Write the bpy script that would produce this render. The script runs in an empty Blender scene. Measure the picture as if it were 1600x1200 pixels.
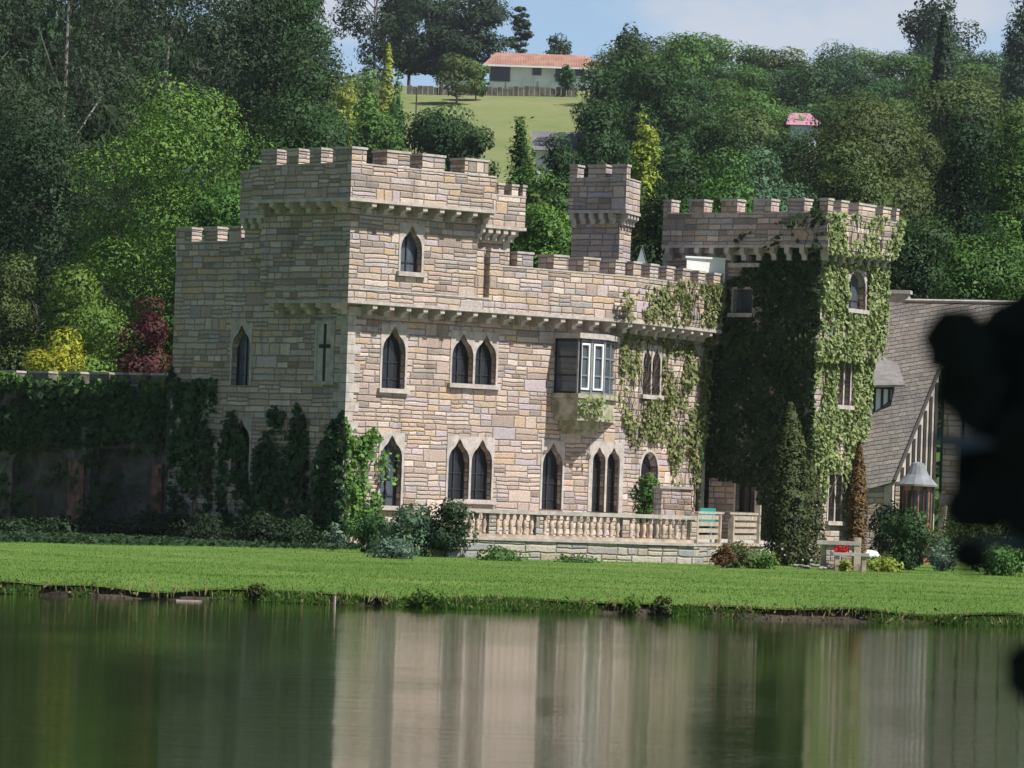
import bpy, bmesh, math, random
import numpy as np
from mathutils import Vector, Matrix, noise as mnoise

random.seed(7); RNG = np.random.default_rng(11)
SC = bpy.context.scene; COL = SC.collection
R = math.radians

# ------------------------------------------------------------------ camera, world, sun, exposure
F = 7000.0                      # focal length in pixels of the 1600 px wide photograph
EYE = Vector((0, 0, 1.6)); ROLL = R(2.0); PITCH = math.atan(180 / 7000)
r0 = Vector((1, 0, 0)); f0 = Vector((0, math.cos(PITCH), math.sin(PITCH))); u0 = Vector((0, -math.sin(PITCH), math.cos(PITCH)))
rx = math.cos(ROLL) * r0 + math.sin(ROLL) * u0; ux = -math.sin(ROLL) * r0 + math.cos(ROLL) * u0
cam = bpy.data.cameras.new('camera'); camo = bpy.data.objects.new('camera', cam); COL.objects.link(camo)
cam.sensor_width = 36; cam.lens = 36 * F / 1600; cam.clip_start = 0.1; cam.clip_end = 6000
camo.matrix_world = Matrix.Translation(EYE) @ Matrix((rx, ux, -f0)).transposed().to_4x4()
cam.dof.use_dof = True; cam.dof.focus_distance = 115; cam.dof.aperture_fstop = 11
SC.camera = camo

SUN_EL, SUN_AZ = R(54), R(117)   # azimuth clockwise from +Y
sd = Vector((math.sin(SUN_AZ) * math.cos(SUN_EL), math.cos(SUN_AZ) * math.cos(SUN_EL), math.sin(SUN_EL)))
sun = bpy.data.lights.new('sun', 'SUN'); suno = bpy.data.objects.new('sun', sun); COL.objects.link(suno)
sun.energy = 5.0; sun.angle = R(0.53); sun.color = (1.0, 0.965, 0.92)
suno.rotation_euler = sd.to_track_quat('Z', 'Y').to_euler()
W = bpy.data.worlds.new('World'); SC.world = W; W.use_nodes = True
SC.view_settings.view_transform = 'Standard'; SC.view_settings.look = 'None'
SC.view_settings.exposure = 0.48; SC.view_settings.gamma = 1.0
SC.cycles.max_bounces = 6; SC.cycles.transparent_max_bounces = 8
SC.cycles.use_denoising = True

class NG:
    """tiny node-graph helper"""
    def __init__(s, nt): s.nt = nt; s.n = nt.nodes; s.l = nt.links
    def new(s, t, **kw):
        nd = s.n.new(t)
        for k, v in kw.items(): setattr(nd, k, v)
        return nd
    def put(s, sock, v):
        if isinstance(v, bpy.types.NodeSocket): s.l.new(v, sock)
        else: sock.default_value = v
    def m(s, op, a, b=0.0, c=0.0):
        nd = s.new('ShaderNodeMath', operation=op)
        for i, v in enumerate((a, b, c)): s.put(nd.inputs[i], v)
        return nd.outputs[0]
    def vm(s, op, a, b=(0, 0, 0)):
        nd = s.new('ShaderNodeVectorMath', operation=op); s.put(nd.inputs[0], a)
        if op == 'SCALE': s.put(nd.inputs[3], b)
        else: s.put(nd.inputs[1], b)
        return nd.outputs[0]
    def comb(s, x, y, z=0.0):
        nd = s.new('ShaderNodeCombineXYZ')
        for i, v in enumerate((x, y, z)): s.put(nd.inputs[i], v)
        return nd.outputs[0]
    def sep(s, v):
        nd = s.new('ShaderNodeSeparateXYZ'); s.put(nd.inputs[0], v); return nd.outputs
    def noise(s, vec, scale, detail=3.0, rough=0.55):
        nd = s.new('ShaderNodeTexNoise'); s.put(nd.inputs['Vector'], vec)
        nd.inputs['Scale'].default_value = scale; nd.inputs['Detail'].default_value = detail; nd.inputs['Roughness'].default_value = rough
        return nd.outputs
    def white(s, vec):
        nd = s.new('ShaderNodeTexWhiteNoise', noise_dimensions='3D'); s.put(nd.inputs[0], vec); return nd.outputs
    def ramp(s, fac, stops, interp='LINEAR'):
        nd = s.new('ShaderNodeValToRGB'); cr = nd.color_ramp; cr.interpolation = interp
        while len(cr.elements) < len(stops): cr.elements.new(0.5)
        for e, (p, c) in zip(cr.elements, stops): e.position = p; e.color = (*c, 1)
        s.put(nd.inputs[0], fac); return nd.outputs[0]
    def mix(s, f, a, b, mode='MIX'):
        nd = s.new('ShaderNodeMix', data_type='RGBA', blend_type=mode)
        s.put(nd.inputs[0], f)
        for sk, v in ((nd.inputs[6], a), (nd.inputs[7], b)):
            s.put(sk, v if isinstance(v, bpy.types.NodeSocket) else (*v, 1))
        return nd.outputs[2]
    def step(s, v, lo, hi, a=0.0, b=1.0):
        nd = s.new('ShaderNodeMapRange', interpolation_type='SMOOTHSTEP'); s.put(nd.inputs[0], v)
        for i, x in enumerate((lo, hi, a, b)): nd.inputs[i + 1].default_value = x
        return nd.outputs[0]
    def bump(s, h, strength=0.5, dist=0.02):
        nd = s.new('ShaderNodeBump'); nd.inputs['Strength'].default_value = strength; nd.inputs['Distance'].default_value = dist
        s.put(nd.inputs['Height'], h); return nd.outputs[0]

# sky with a soft cloud bank (world, at infinity)
g = NG(W.node_tree); bg = W.node_tree.nodes['Background']
sky = g.new('ShaderNodeTexSky', sky_type='NISHITA'); sky.sun_disc = False
sky.sun_elevation = SUN_EL; sky.sun_rotation = SUN_AZ; sky.air_density = 1.0; sky.dust_density = 1.4; sky.ozone_density = 1.2
tc = g.new('ShaderNodeTexCoord').outputs['Generated']
cl = g.noise(g.vm('MULTIPLY', g.vm('ADD', tc, (0.245, 0, 0.01)), (1, 1, 2.2)), 9.0, 5, 0.55)[0]
low = g.step(g.sep(tc)[2], .09, .20, 1.0, 0.0)
mask = g.step(cl, 0.50, 0.66, 0.0, 0.95)
lowsky = g.mix(mask, (5.6, 8.3, 11.6), (9.4, 9.9, 11.2))
g.l.new(g.mix(low, sky.outputs[0], lowsky), bg.inputs[0]); bg.inputs[1].default_value = 0.05

# ------------------------------------------------------------------ projection helpers: photograph pixel -> place
def ray(x, y):
    cx, cy = (x - 800) / F, (600 - y) / F
    return f0 + cx * rx + cy * ux
def P(x, y, Y):
    d = ray(x, y); return EYE + d * (Y / d.y)
def PX(x, y, Y):
    p = P(x, y, Y); return Vector((p.x, p.y))
def hit(x, y, A, B):
    n = Vector((-(B[1] - A[1]), B[0] - A[0], 0)); d = ray(x, y)
    t = (Vector((A[0], A[1], 0)) - EYE).dot(n) / d.dot(n)
    return EYE + d * t
def gpt(x, y, z=0.25):
    d = ray(x, y); return EYE + d * ((z - EYE.z) / d.z)

# ------------------------------------------------------------------ materials
MATS = {}
def mat(name, rough=0.8):
    m = bpy.data.materials.new(name); m.use_nodes = True; MATS[name] = m
    b = m.node_tree.nodes['Principled BSDF']; b.inputs['Roughness'].default_value = rough
    return m, NG(m.node_tree), b

def masonry(name, H, Wd, stones, mortar, mortar_w=0.014, split=True, bumpd=0.03, rough=0.9, warp=0.035, dirt=0.5, vj=1.0):
    m, g, b = mat(name, rough)
    geo = g.new('ShaderNodeNewGeometry'); pos = geo.outputs['Position']
    nx, ny, nz = g.sep(geo.outputs['True Normal'])
    wp = g.vm('SCALE', g.vm('SUBTRACT', g.noise(pos, 2.6, 2)[1], (0.5, 0.5, 0.5)), warp * 2)
    x, y, z = g.sep(g.vm('ADD', pos, wp))
    u = g.m('SUBTRACT', g.m('MULTIPLY', y, nx), g.m('MULTIPLY', x, ny))
    u = g.m('ADD', u, g.m('MULTIPLY', g.m('ABSOLUTE', nz), x))
    v = g.m('ADD', g.m('ADD', z, g.m('MULTIPLY', g.m('ABSOLUTE', nz), y)), 50.0)
    vr = g.m('DIVIDE', v, H); row = g.m('FLOOR', vr)
    ro = g.white(g.comb(row, 3.0, 0.0))[0]
    uu = g.m('ADD', g.m('DIVIDE', u, Wd), g.m('MULTIPLY', ro, 7.3)); uu = g.m('ADD', uu, 100.0)
    colm = g.m('FLOOR', uu)
    wn = g.sep(g.white(g.comb(colm, row, 0.0))[1])
    if split:
        nyd = g.m('ADD', 1.0, g.m('GREATER_THAN', wn[0], 0.12))
        nyd = g.m('ADD', nyd, g.m('GREATER_THAN', wn[0], 0.74))
    else: nyd = 1.0
    fv = g.m('MULTIPLY', g.m('FRACT', vr), nyd); sub = g.m('FLOOR', fv)
    wn2 = g.sep(g.white(g.comb(colm, row, g.m('ADD', sub, 0.5)))[1])
    nxd = g.m('ADD', 1.0, g.m('GREATER_THAN', wn2[0], 0.45)) if split else 1.0
    if split: nxd = g.m('ADD', nxd, g.m('GREATER_THAN', wn2[0], 0.93))
    fu = g.m('MULTIPLY', g.m('FRACT', uu), nxd); iu = g.m('FLOOR', fu)
    idn = g.white(g.comb(g.m('ADD', g.m('MULTIPLY', colm, 3.0), iu), g.m('ADD', g.m('MULTIPLY', row, 3.0), sub), 9.0))
    rr = g.sep(idn[1])
    n = len(stones); colr = g.ramp(rr[0], [(i / n, c) for i, c in enumerate(stones)], 'CONSTANT')
    colr = g.mix(g.m('MULTIPLY', rr[1], 0.35), colr, stones[0])
    fine = g.noise(pos, 22.0, 4, 0.65)[0]
    colr = g.mix(0.5, colr, g.ramp(fine, [(0.3, (0.25, 0.25, 0.25)), (0.7, (0.75, 0.75, 0.75))]), 'OVERLAY')
    du = g.m('MULTIPLY', g.m('PINGPONG', fu, 0.5), g.m('DIVIDE', Wd, nxd))
    du = g.m('MULTIPLY', du, vj)
    dv = g.m('MULTIPLY', g.m('PINGPONG', fv, 0.5), g.m('DIVIDE', H, nyd))
    d = g.m('MINIMUM', du, dv)
    mm = g.step(d, mortar_w * 0.5, mortar_w * 1.4)
    colr = g.mix(mm, mortar, colr)
    big = g.noise(pos, 0.55, 4, 0.6)[0]
    colr = g.mix(dirt, colr, g.ramp(big, [(0.3, (0.40, 0.41, 0.39)), (0.65, (0.56, 0.54, 0.5))]), 'OVERLAY')
    strk = g.noise(g.vm('MULTIPLY', pos, (2.6, 2.6, .28)), 1.0, 4, .65)[0]
    colr = g.mix(g.step(strk, .50, .74, 0, .55), colr, g.vm('MULTIPLY', colr, (.50, .50, .47)))
    moss = g.noise(pos, 1.3, 5, .7)[0]
    colr = g.mix(g.m('MULTIPLY', g.step(moss, .60, .78, 0, .5), g.step(z, 7.5, .5)), colr, (.13, .14, .07))
    g.l.new(colr, b.inputs['Base Color'])
    hgt = g.m('ADD', g.step(d, 0.0, mortar_w * 2.2), g.m('ADD', g.m('MULTIPLY', rr[2], 0.5), g.m('MULTIPLY', fine, 0.6)))
    g.l.new(g.bump(hgt, 0.8, bumpd), b.inputs['Normal'])
    return m

STONES = [(.49, .425, .36), (.41, .355, .315), (.55, .48, .41), (.34, .295, .26), (.45, .37, .265), (.49, .39, .345), (.32, .325, .355),
          (.45, .45, .455), (.60, .54, .47), (.27, .20, .15), (.45, .385, .345), (.53, .435, .31), (.38, .31, .28), (.24, .225, .22), (.68, .62, .55), (.56, .48, .43), (.43, .42, .50), (.54, .41, .24), (.50, .46, .52)]
def greyed(c, k=.24):
    l = .3 * c[0] + .59 * c[1] + .11 * c[2]
    return tuple((v * (1 - k) + l * k * t) * q_ for v, t, q_ in zip(c, (1.0, 1.0, 1.0), (.945, .835, .815)))
STONES = [greyed(c) for c in STONES]
masonry('stone', 0.32, 0.78, STONES, (.27, .23, .20), mortar_w=.013, bumpd=.04, warp=.032, dirt=.65)
masonry('stone_small', 0.26, 0.5, STONES, (.27, .24, .22), mortar_w=.010)
masonry('stone_terrace', 0.36, 0.8, [(.40, .36, .32), (.31, .29, .28), (.45, .40, .34), (.27, .28, .30), (.36, .30, .22), (.48, .43, .37)], (.2, .175, .15))
masonry('roof_shingle', 0.2, 0.3, [(.185, .168, .16), (.21, .188, .175), (.16, .15, .146), (.19, .17, .155), (.235, .212, .198)], (.085, .075, .07),
        mortar_w=0.012, split=False, bumpd=0.06, warp=0.035, dirt=.8, vj=3.0)

def plain(name, c, rough=0.8, var=0.25, scale=6.0, bump=0.2, c2=None, spec=None):
    m, g, b = mat(name, rough)
    pos = g.new('ShaderNodeNewGeometry').outputs['Position']
    n1 = g.noise(pos, scale, 5, 0.6)[0]; n2 = g.noise(pos, scale * 7, 3)[0]
    c2 = c2 or tuple(x * (1 - var * 1.6) for x in c)
    col = g.mix(g.step(n1, 0.32, 0.68), c2, c)
    col = g.mix(0.25, col, g.ramp(n2, [(0.3, (.35, .35, .35)), (.7, (.65, .65, .65))]), 'OVERLAY')
    g.l.new(col, b.inputs['Base Color'])
    if bump: g.l.new(g.bump(n2, bump, 0.02), b.inputs['Normal'])
    if spec is not None: b.inputs['Specular IOR Level'].default_value = spec
    return m
plain('trim', (.49, .435, .39), .85, .2, 5)
plain('trim_mossy', (.44, .39, .32), .9, .3, 3, c2=(.17, .19, .08))
plain('baluster', (.58, .46, .36), .85, .3, 4)
plain('white_paint', (.78, .78, .76), .6, .06, 2)
plain('dark_timber', (.035, .028, .024), .8, .3, 8)
plain('brown_timber', (.36, .16, .085), .7, .35, 6)
plain('pale_timber', (.52, .43, .34), .8, .25, 7)
plain('lead_grey', (.22, .23, .245), .75, .2, 4)
plain('dormer_slate', (.19, .18, .17), .8, .2, 5)
plain('terracotta', (.37, .215, .165), .85, .3, .8, c2=(.28, .13, .09))
plain('farm_wall', (.80, .83, .83), .8, .15, .6)
plain('pink_roof', (.44, .21, .27), .8, .2, .6)
plain('grey_roof', (.15, .145, .15), .8, .25, .5)
plain('fence_wood', (.16, .145, .14), .9, .4, 1.5)
plain('bark', (.11, .085, .065), .95, .35, 5)
plain('bark_pale', (.30, .27, .23), .95, .4, 4)
plain('iron', (.05, .05, .05), .5, .2, 5)
plain('teal_plastic', (.05, .33, .29), .4, .1, 3, bump=0)
plain('brick', (.26, .13, .10), .9, .4, 6)
plain('garden_wall', (.17, .155, .14), .95, .4, 2)
plain('earth', (.030, .022, .014), .95, .5, 3, .6, c2=(.05, .037, .022))
plain('rock', (.30, .28, .25), .9, .4, 4)
plain('white_stone', (.66, .67, .68), .7, .15, 6)
plain('mud', (.03, .03, .02), .95, .3, 1)

def glass(name, c, rough=0.08):
    m, g, b = mat(name, rough)
    pos = g.new('ShaderNodeNewGeometry').outputs['Position']
    n = g.noise(pos, 3.0, 3)[0]
    g.l.new(g.mix(n, tuple(x * .5 for x in c), c), b.inputs['Base Color'])
    g.l.new(g.bump(g.noise(pos, 5.0, 2)[0], 0.08, 0.02), b.inputs['Normal'])
glass('glass', (.028, .030, .036)); glass('glass_pale', (.10, .12, .15)); glass('skylight_glass', (.30, .36, .38))

def leafmat(name, c, c2=None, trans=0.16, rough=0.6, rnd=0.45, spec=0.12):
    """leaves: colour differs from leaf to leaf and from sprig to sprig"""
    m, g, b = mat(name, rough)
    geo = g.new('ShaderNodeNewGeometry'); pos = geo.outputs['Position']
    c2 = c2 or (c[0] * .55, c[1] * .62, c[2] * .6)
    rl = geo.outputs['Random Per Island']
    n1 = g.noise(pos, 0.9, 3)[0]
    f = g.m('ADD', g.m('MULTIPLY', rl, rnd), g.m('MULTIPLY', g.step(n1, .3, .7), 1 - rnd))
    col = g.mix(f, c2, c)
    oi = g.new('ShaderNodeObjectInfo').outputs['Random']
    hs = g.new('ShaderNodeHueSaturation'); g.put(hs.inputs['Color'], col)
    g.put(hs.inputs['Hue'], g.m('ADD', .485, g.m('MULTIPLY', oi, .03))); g.put(hs.inputs['Value'], g.m('ADD', .8, g.m('MULTIPLY', oi, .4)))
    col = hs.outputs[0]
    g.l.new(col, b.inputs['Base Color']); b.inputs['Specular IOR Level'].default_value = spec
    tr = g.new('ShaderNodeBsdfTranslucent'); g.put(tr.inputs[0], g.mix(.6, col, (c[0] * 1.5, c[1] * 1.5, c[2] * .6)))
    ms = g.new('ShaderNodeMixShader'); ms.inputs[0].default_value = trans
    g.l.new(b.outputs[0], ms.inputs[1]); g.l.new(tr.outputs[0], ms.inputs[2])
    g.l.new(ms.outputs[0], m.node_tree.nodes['Material Output'].inputs[0])
leafmat('leaf_bright', (.142, .240, .048), (.058, .118, .026))
leafmat('leaf_mid', (.096, .185, .042), (.034, .080, .020))
leafmat('leaf_dark', (.054, .115, .037), (.018, .044, .018))
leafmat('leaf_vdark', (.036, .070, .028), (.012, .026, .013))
leafmat('leaf_gum', (.070, .100, .054), (.024, .040, .025), spec=.15)
leafmat('leaf_blue', (.095, .170, .095), (.034, .074, .042))
leafmat('leaf_olive', (.112, .155, .050), (.042, .068, .024))
leafmat('leaf_pine', (.048, .088, .046), (.014, .030, .021))
leafmat('leaf_cypress', (.085, .110, .036), (.024, .038, .016))
leafmat('leaf_grey', (.10, .125, .14), (.08, .10, .11), trans=.05)
leafmat('leaf_yellow', (.47, .49, .055), (.20, .27, .035))
leafmat('leaf_lime', (.36, .40, .07), (.12, .19, .03))
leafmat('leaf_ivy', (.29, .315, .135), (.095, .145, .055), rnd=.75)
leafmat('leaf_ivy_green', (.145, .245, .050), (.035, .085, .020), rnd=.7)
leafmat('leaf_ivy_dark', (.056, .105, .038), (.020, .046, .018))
leafmat('leaf_red', (.14, .028, .045), (.035, .045, .022), rnd=.8)
leafmat('leaf_rust', (.20, .115, .045), (.09, .055, .025))
leafmat('leaf_silver', (.15, .21, .16), (.055, .10, .07))
leafmat('petal_red', (.60, .03, .04), (.4, .02, .03)); leafmat('petal_pink', (.6, .2, .3), (.4, .1, .18))
leafmat('petal_white', (.7, .7, .66), (.5, .5, .45)); leafmat('petal_orange', (.5, .25, .06), (.4, .12, .05))
leafmat('grass_blade', (.108, .190, .031), (.060, .124, .020), rnd=.35, spec=.1)
leafmat('grass_rough', (.120, .215, .038), (.045, .100, .020), rnd=.6, spec=.1)
leafmat('dry_grass', (.27, .25, .11), (.15, .15, .06))
leafmat('leaf_black', (.012, .016, .010), (.006, .008, .005), trans=.05, rough=.6)

def ground(name, stops, s1, s2, bump=.3):
    m, g, b = mat(name, .95); b.inputs['Specular IOR Level'].default_value = .15
    pos = g.new('ShaderNodeNewGeometry').outputs['Position']
    n = g.m('ADD', g.m('MULTIPLY', g.noise(pos, s1, 4)[0], .6), g.m('MULTIPLY', g.noise(pos, s2, 4)[0], .4))
    g.l.new(g.ramp(n, stops), b.inputs['Base Color']); g.l.new(g.bump(g.noise(pos, s2 * 2, 3)[0], bump, .1), b.inputs['Normal'])
ground('lawn', [(.30, (.052, .108, .017)), (.5, (.086, .155, .026)), (.70, (.150, .195, .050))], .22, 3.5)
ground('meadow', [(.3, (.110, .150, .052)), (.5, (.165, .190, .075)), (.7, (.22, .22, .10))], .06, .8)
ground('hill', [(.3, (.025, .05, .018)), (.5, (.04, .075, .026)), (.7, (.065, .105, .036))], .08, .6)
ground('bed', [(.3, (.035, .028, .018)), (.6, (.07, .055, .03))], .8, 5)

# water: murky green pool, vertical smear from ripples that run across the view
m, g, b = mat('water', .035)
pos = g.new('ShaderNodeNewGeometry').outputs['Position']
b.inputs['Base Color'].default_value = (.018, .034, .007, 1); b.inputs['IOR'].default_value = 1.33
patch = g.step(g.noise(g.vm('MULTIPLY', pos, (1, .35, 1)), .35, 3)[0], .40, .62, .55, 1.0)
w1 = g.noise(g.vm('MULTIPLY', pos, (.17, 1.5, 1)), 2.2, 3, .5)[0]
w2 = g.noise(g.vm('MULTIPLY', pos, (.45, 2.2, 1)), 11.0, 3, .6)[0]
chop = g.noise(g.vm('MULTIPLY', pos, (1.1, .8, 1)), 5.0, 2, .5)[0]
cp_m = g.step(g.noise(g.vm('ADD', g.vm('MULTIPLY', pos, (.5, .30, 1)), (3.7, 1.0, 0)), .55, 2)[0], .66, .76)
hh = g.m('ADD', g.m('MULTIPLY', g.m('ADD', w1, g.m('MULTIPLY', w2, .30)), patch), g.m('MULTIPLY', g.m('MULTIPLY', chop, cp_m), .9))
g.l.new(g.bump(hh, .10, .05), b.inputs['Normal'])

# ------------------------------------------------------------------ mesh helpers
ORG = {}
def tag(o, label=None, cat=None, group=None, kind=None):
    if label: o['label'] = label
    if cat: o['category'] = cat
    if group: o['group'] = group
    if kind: o['kind'] = kind
    return o
def empty(name, loc, label, cat, group=None):
    o = bpy.data.objects.new(name, None); COL.objects.link(o); o.location = loc; o.empty_display_size = .2
    ORG[o] = Vector(loc); return tag(o, label, cat, group)
def origin(o): return ORG.get(o, Vector((0, 0, 0)))

class MB:
    def __init__(s): s.v = []; s.f = []
    def add(s, vs, fs):
        k = len(s.v); s.v += [tuple(p) for p in vs]; s.f += [tuple(i + k for i in q) for q in fs]
    def prism(s, poly, z0, z1):
        n = len(poly); s.add([(p[0], p[1], z0) for p in poly] + [(p[0], p[1], z1) for p in poly],
            [tuple(range(n))[::-1], tuple(range(n, 2 * n))] + [(i, (i + 1) % n, n + (i + 1) % n, n + i) for i in range(n)])
    def hexa(s, b4, t4): s.add(list(b4) + list(t4), [(3, 2, 1, 0), (4, 5, 6, 7), (0, 1, 5, 4), (1, 2, 6, 5), (2, 3, 7, 6), (3, 0, 4, 7)])
    def box(s, c, sx, sy, sz, rz=0.0, tilt=0.0):
        M = Matrix.Translation(c) @ Matrix.Rotation(rz, 4, 'Z') @ Matrix.Rotation(tilt, 4, 'Y')
        q = [M @ Vector((a * sx / 2, b_ * sy / 2, 0)) for a, b_ in ((-1, -1), (1, -1), (1, 1), (-1, 1))]
        t = [M @ Vector((a * sx / 2, b_ * sy / 2, sz)) for a, b_ in ((-1, -1), (1, -1), (1, 1), (-1, 1))]
        s.hexa(q, t)
    def strip(s, oc, ic, z0, z1):
        n = len(oc); vs = []
        for p, q in zip(oc, ic): vs += [(p[0], p[1], z0), (p[0], p[1], z1), (q[0], q[1], z1), (q[0], q[1], z0)]
        fs = [(0, 1, 2, 3), (4 * n - 1, 4 * n - 2, 4 * n - 3, 4 * n - 4)]
        for i in range(n - 1):
            a, b_ = 4 * i, 4 * i + 4
            for k in range(4): fs.append((a + k, b_ + k, b_ + (k + 1) % 4, a + (k + 1) % 4))
        s.add(vs, fs)
    def extr(s, poly, fr, d0, d1):
        O, t, n = fr; k = len(poly)
        pt = lambda u, z, d: (O[0] + t[0] * u + n[0] * d, O[1] + t[1] * u + n[1] * d, z)
        s.add([pt(u, z, d0) for u, z in poly] + [pt(u, z, d1) for u, z in poly],
            [tuple(range(k)), tuple(range(2 * k - 1, k - 1, -1))] + [(i, k + i, k + (i + 1) % k, (i + 1) % k) for i in range(k)])
    def ring(s, po, pi, fr, d0, d1):
        O, t, n = fr; k = len(po)
        pt = lambda u, z, d: (O[0] + t[0] * u + n[0] * d, O[1] + t[1] * u + n[1] * d, z)
        vs = [pt(u, z, d) for d in (d0, d1) for pl in (po, pi) for u, z in pl]
        fs = []
        for i in range(k):
            j = (i + 1) % k
            fs += [(2 * k + i, 2 * k + j, 3 * k + j, 3 * k + i), (i, k + i, k + j, j), (i, j, 2 * k + j, 2 * k + i), (k + i, 3 * k + i, 3 * k + j, k + j)]
        s.add(vs, fs)
    def tube(s, pts, rad, n=6):
        pts = [Vector(p) for p in pts]; k = len(s.v); m_ = len(pts)
        for i, p in enumerate(pts):
            d = (pts[min(i + 1, m_ - 1)] - pts[max(i - 1, 0)]).normalized()
            a = d.orthogonal().normalized(); b_ = d.cross(a); r = rad[i] if isinstance(rad, (list, tuple)) else rad
            s.v += [tuple(p + (a * math.cos(2 * math.pi * j / n) + b_ * math.sin(2 * math.pi * j / n)) * r) for j in range(n)]
        for i in range(m_ - 1):
            for j in range(n): s.f.append((k + i * n + j, k + i * n + (j + 1) % n, k + (i + 1) * n + (j + 1) % n, k + (i + 1) * n + j))
        s.f += [tuple(k + j for j in range(n))[::-1], tuple(k + (m_ - 1) * n + j for j in range(n))]
    def lathe(s, c, prof, n=12):
        k = len(s.v)
        for r, z in prof: s.v += [(c[0] + r * math.cos(2 * math.pi * j / n), c[1] + r * math.sin(2 * math.pi * j / n), c[2] + z) for j in range(n)]
        for i in range(len(prof) - 1):
            for j in range(n): s.f.append((k + i * n + j, k + i * n + (j + 1) % n, k + (i + 1) * n + (j + 1) % n, k + (i + 1) * n + j))
        s.f += [tuple(k + j for j in range(n))[::-1], tuple(k + (len(prof) - 1) * n + j for j in range(n))]
    def mesh(s, name, off=Vector((0, 0, 0))):
        me = bpy.data.meshes.new(name); me.from_pydata([tuple(Vector(p) - off) for p in s.v], [], s.f)
        bm = bmesh.new(); bm.from_mesh(me); bmesh.ops.recalc_face_normals(bm, faces=bm.faces[:]); bm.to_mesh(me); bm.free()
        return me
    def build(s, name, m, parent=None, label=None, cat=None, group=None, kind=None, smooth=False):
        off = origin(parent) if parent else Vector((0, 0, 0))
        me = s.mesh(name, off); me.materials.append(MATS[m])
        if smooth: me.polygons.foreach_set('use_smooth', [True] * len(me.polygons))
        o = bpy.data.objects.new(name, me); COL.objects.link(o)
        if parent: o.parent = parent; ORG[o] = off
        return tag(o, label, cat, group, kind)

def cut(o, cutters):
    c = bpy.data.objects.new('cutter', cutters.mesh('cutter', origin(o))); COL.objects.link(c)
    if o.parent: c.location = origin(o)
    md = o.modifiers.new('cut', 'BOOLEAN'); md.object = c; md.operation = 'DIFFERENCE'; md.solver = 'EXACT'
    bpy.context.view_layer.update()
    me = bpy.data.meshes.new_from_object(o.evaluated_get(bpy.context.evaluated_depsgraph_get()))
    o.modifiers.clear(); o.data = me; bpy.data.objects.remove(c)

# leaf clouds (numpy): centres, normals -> small folded leaf faces
def unit(a): return a / np.maximum(np.linalg.norm(a, axis=1, keepdims=True), 1e-9)
def leafmesh(name, C, N, size, asp=.6, off=(0, 0, 0), stretch=(1, 1, 1), jit=.35):
    n = len(C); C = np.asarray(C, float) - np.asarray(off, float)
    N = unit(unit(N) + RNG.normal(0, jit, (n, 3)))
    T = unit(np.cross(N, RNG.normal(0, 1, (n, 3)))); B = np.cross(N, T)
    s = np.asarray(size).reshape(-1, 1) * np.ones((n, 1)); st = np.asarray(stretch)
    bend = N * s * .18
    V = np.stack([C - T * s * st, C - B * s * asp * st + bend, C + T * s * st, C + B * s * asp * st + bend], 1).reshape(-1, 3)
    me = bpy.data.meshes.new(name)
    me.vertices.add(4 * n); me.vertices.foreach_set('co', V.astype(np.float32).ravel())
    me.loops.add(4 * n); me.loops.foreach_set('vertex_index', np.arange(4 * n, dtype=np.int32))
    me.polygons.add(n); me.polygons.foreach_set('loop_start', np.arange(0, 4 * n, 4, dtype=np.int32))
    me.polygons.foreach_set('loop_total', np.full(n, 4, dtype=np.int32))
    me.update(calc_edges=True); return me
def soft_normals(me, N, mix=.7):
    """shade each sprig of leaves by the clump it grows on"""
    n = len(N); fn = np.empty(n * 3, np.float32); me.polygons.foreach_get('normal', fn); fn = fn.reshape(-1, 3)
    N = unit(np.asarray(N, float)); fn = np.where((fn * N).sum(1, keepdims=True) < 0, -fn, fn)
    v = unit(N * mix + fn * (1 - mix)); me.polygons.foreach_set('use_smooth', np.ones(n, bool))
    me.normals_split_custom_set_from_vertices(np.repeat(v, 4, axis=0).tolist())
def leafobj(name, me, m, parent=None, **kw):
    me.materials.append(MATS[m]); o = bpy.data.objects.new(name, me); COL.objects.link(o)
    if parent: o.parent = parent; ORG[o] = origin(parent)
    return tag(o, **kw)

# ------------------------------------------------------------------ terrain
PR_Y = [128, 150, 200, 300, 400, 480, 520, 700, 1500]; PR_Z = [.25, 1.6, 7, 19.5, 32.6, 46.0, 48.2, 46, 30]
def gz(x, y):
    z = float(np.interp(y, PR_Y, PR_Z))
    k = max(0.0, min(1.0, (y - 140) / 80))
    return z + k * 1.2 * mnoise.noise(Vector((x * .03, y * .03, 0)))
def bank(x): # the water's edge
    return 64.5 + .09 * x + .35 * mnoise.noise(Vector((x * .45, 3.1, 0))) + .22 * mnoise.noise(Vector((x * 1.7, 9.1, 0)))
def grid(name, xs, ys, fn, m, label=None, kind='structure'):
    b_ = MB(); nx, ny = len(xs), len(ys)
    for y in ys:
        for x in xs: b_.v.append(fn(x, y))
    for j in range(ny - 1):
        for i in range(nx - 1): b_.f.append((j * nx + i, j * nx + i + 1, (j + 1) * nx + i + 1, (j + 1) * nx + i))
    return b_.build(name, m, kind=kind, smooth=True)
b_ = MB(); b_.add([(-3000, -60, -1.2), (3000, -60, -1.2), (3000, 5000, -1.2), (-3000, 5000, -1.2)], [(0, 1, 2, 3)])
b_.build('ground', 'bed', kind='structure')
b_ = MB(); b_.add([(-120, -20, 0), (120, -20, 0), (120, 72, 0), (-120, 72, 0)], [(0, 1, 2, 3)])
b_.build('water', 'water', kind='structure')
xs = list(np.arange(-60, -14, 2.0)) + list(np.arange(-14, 14, .16)) + list(np.arange(14, 61, 2.0))
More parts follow.
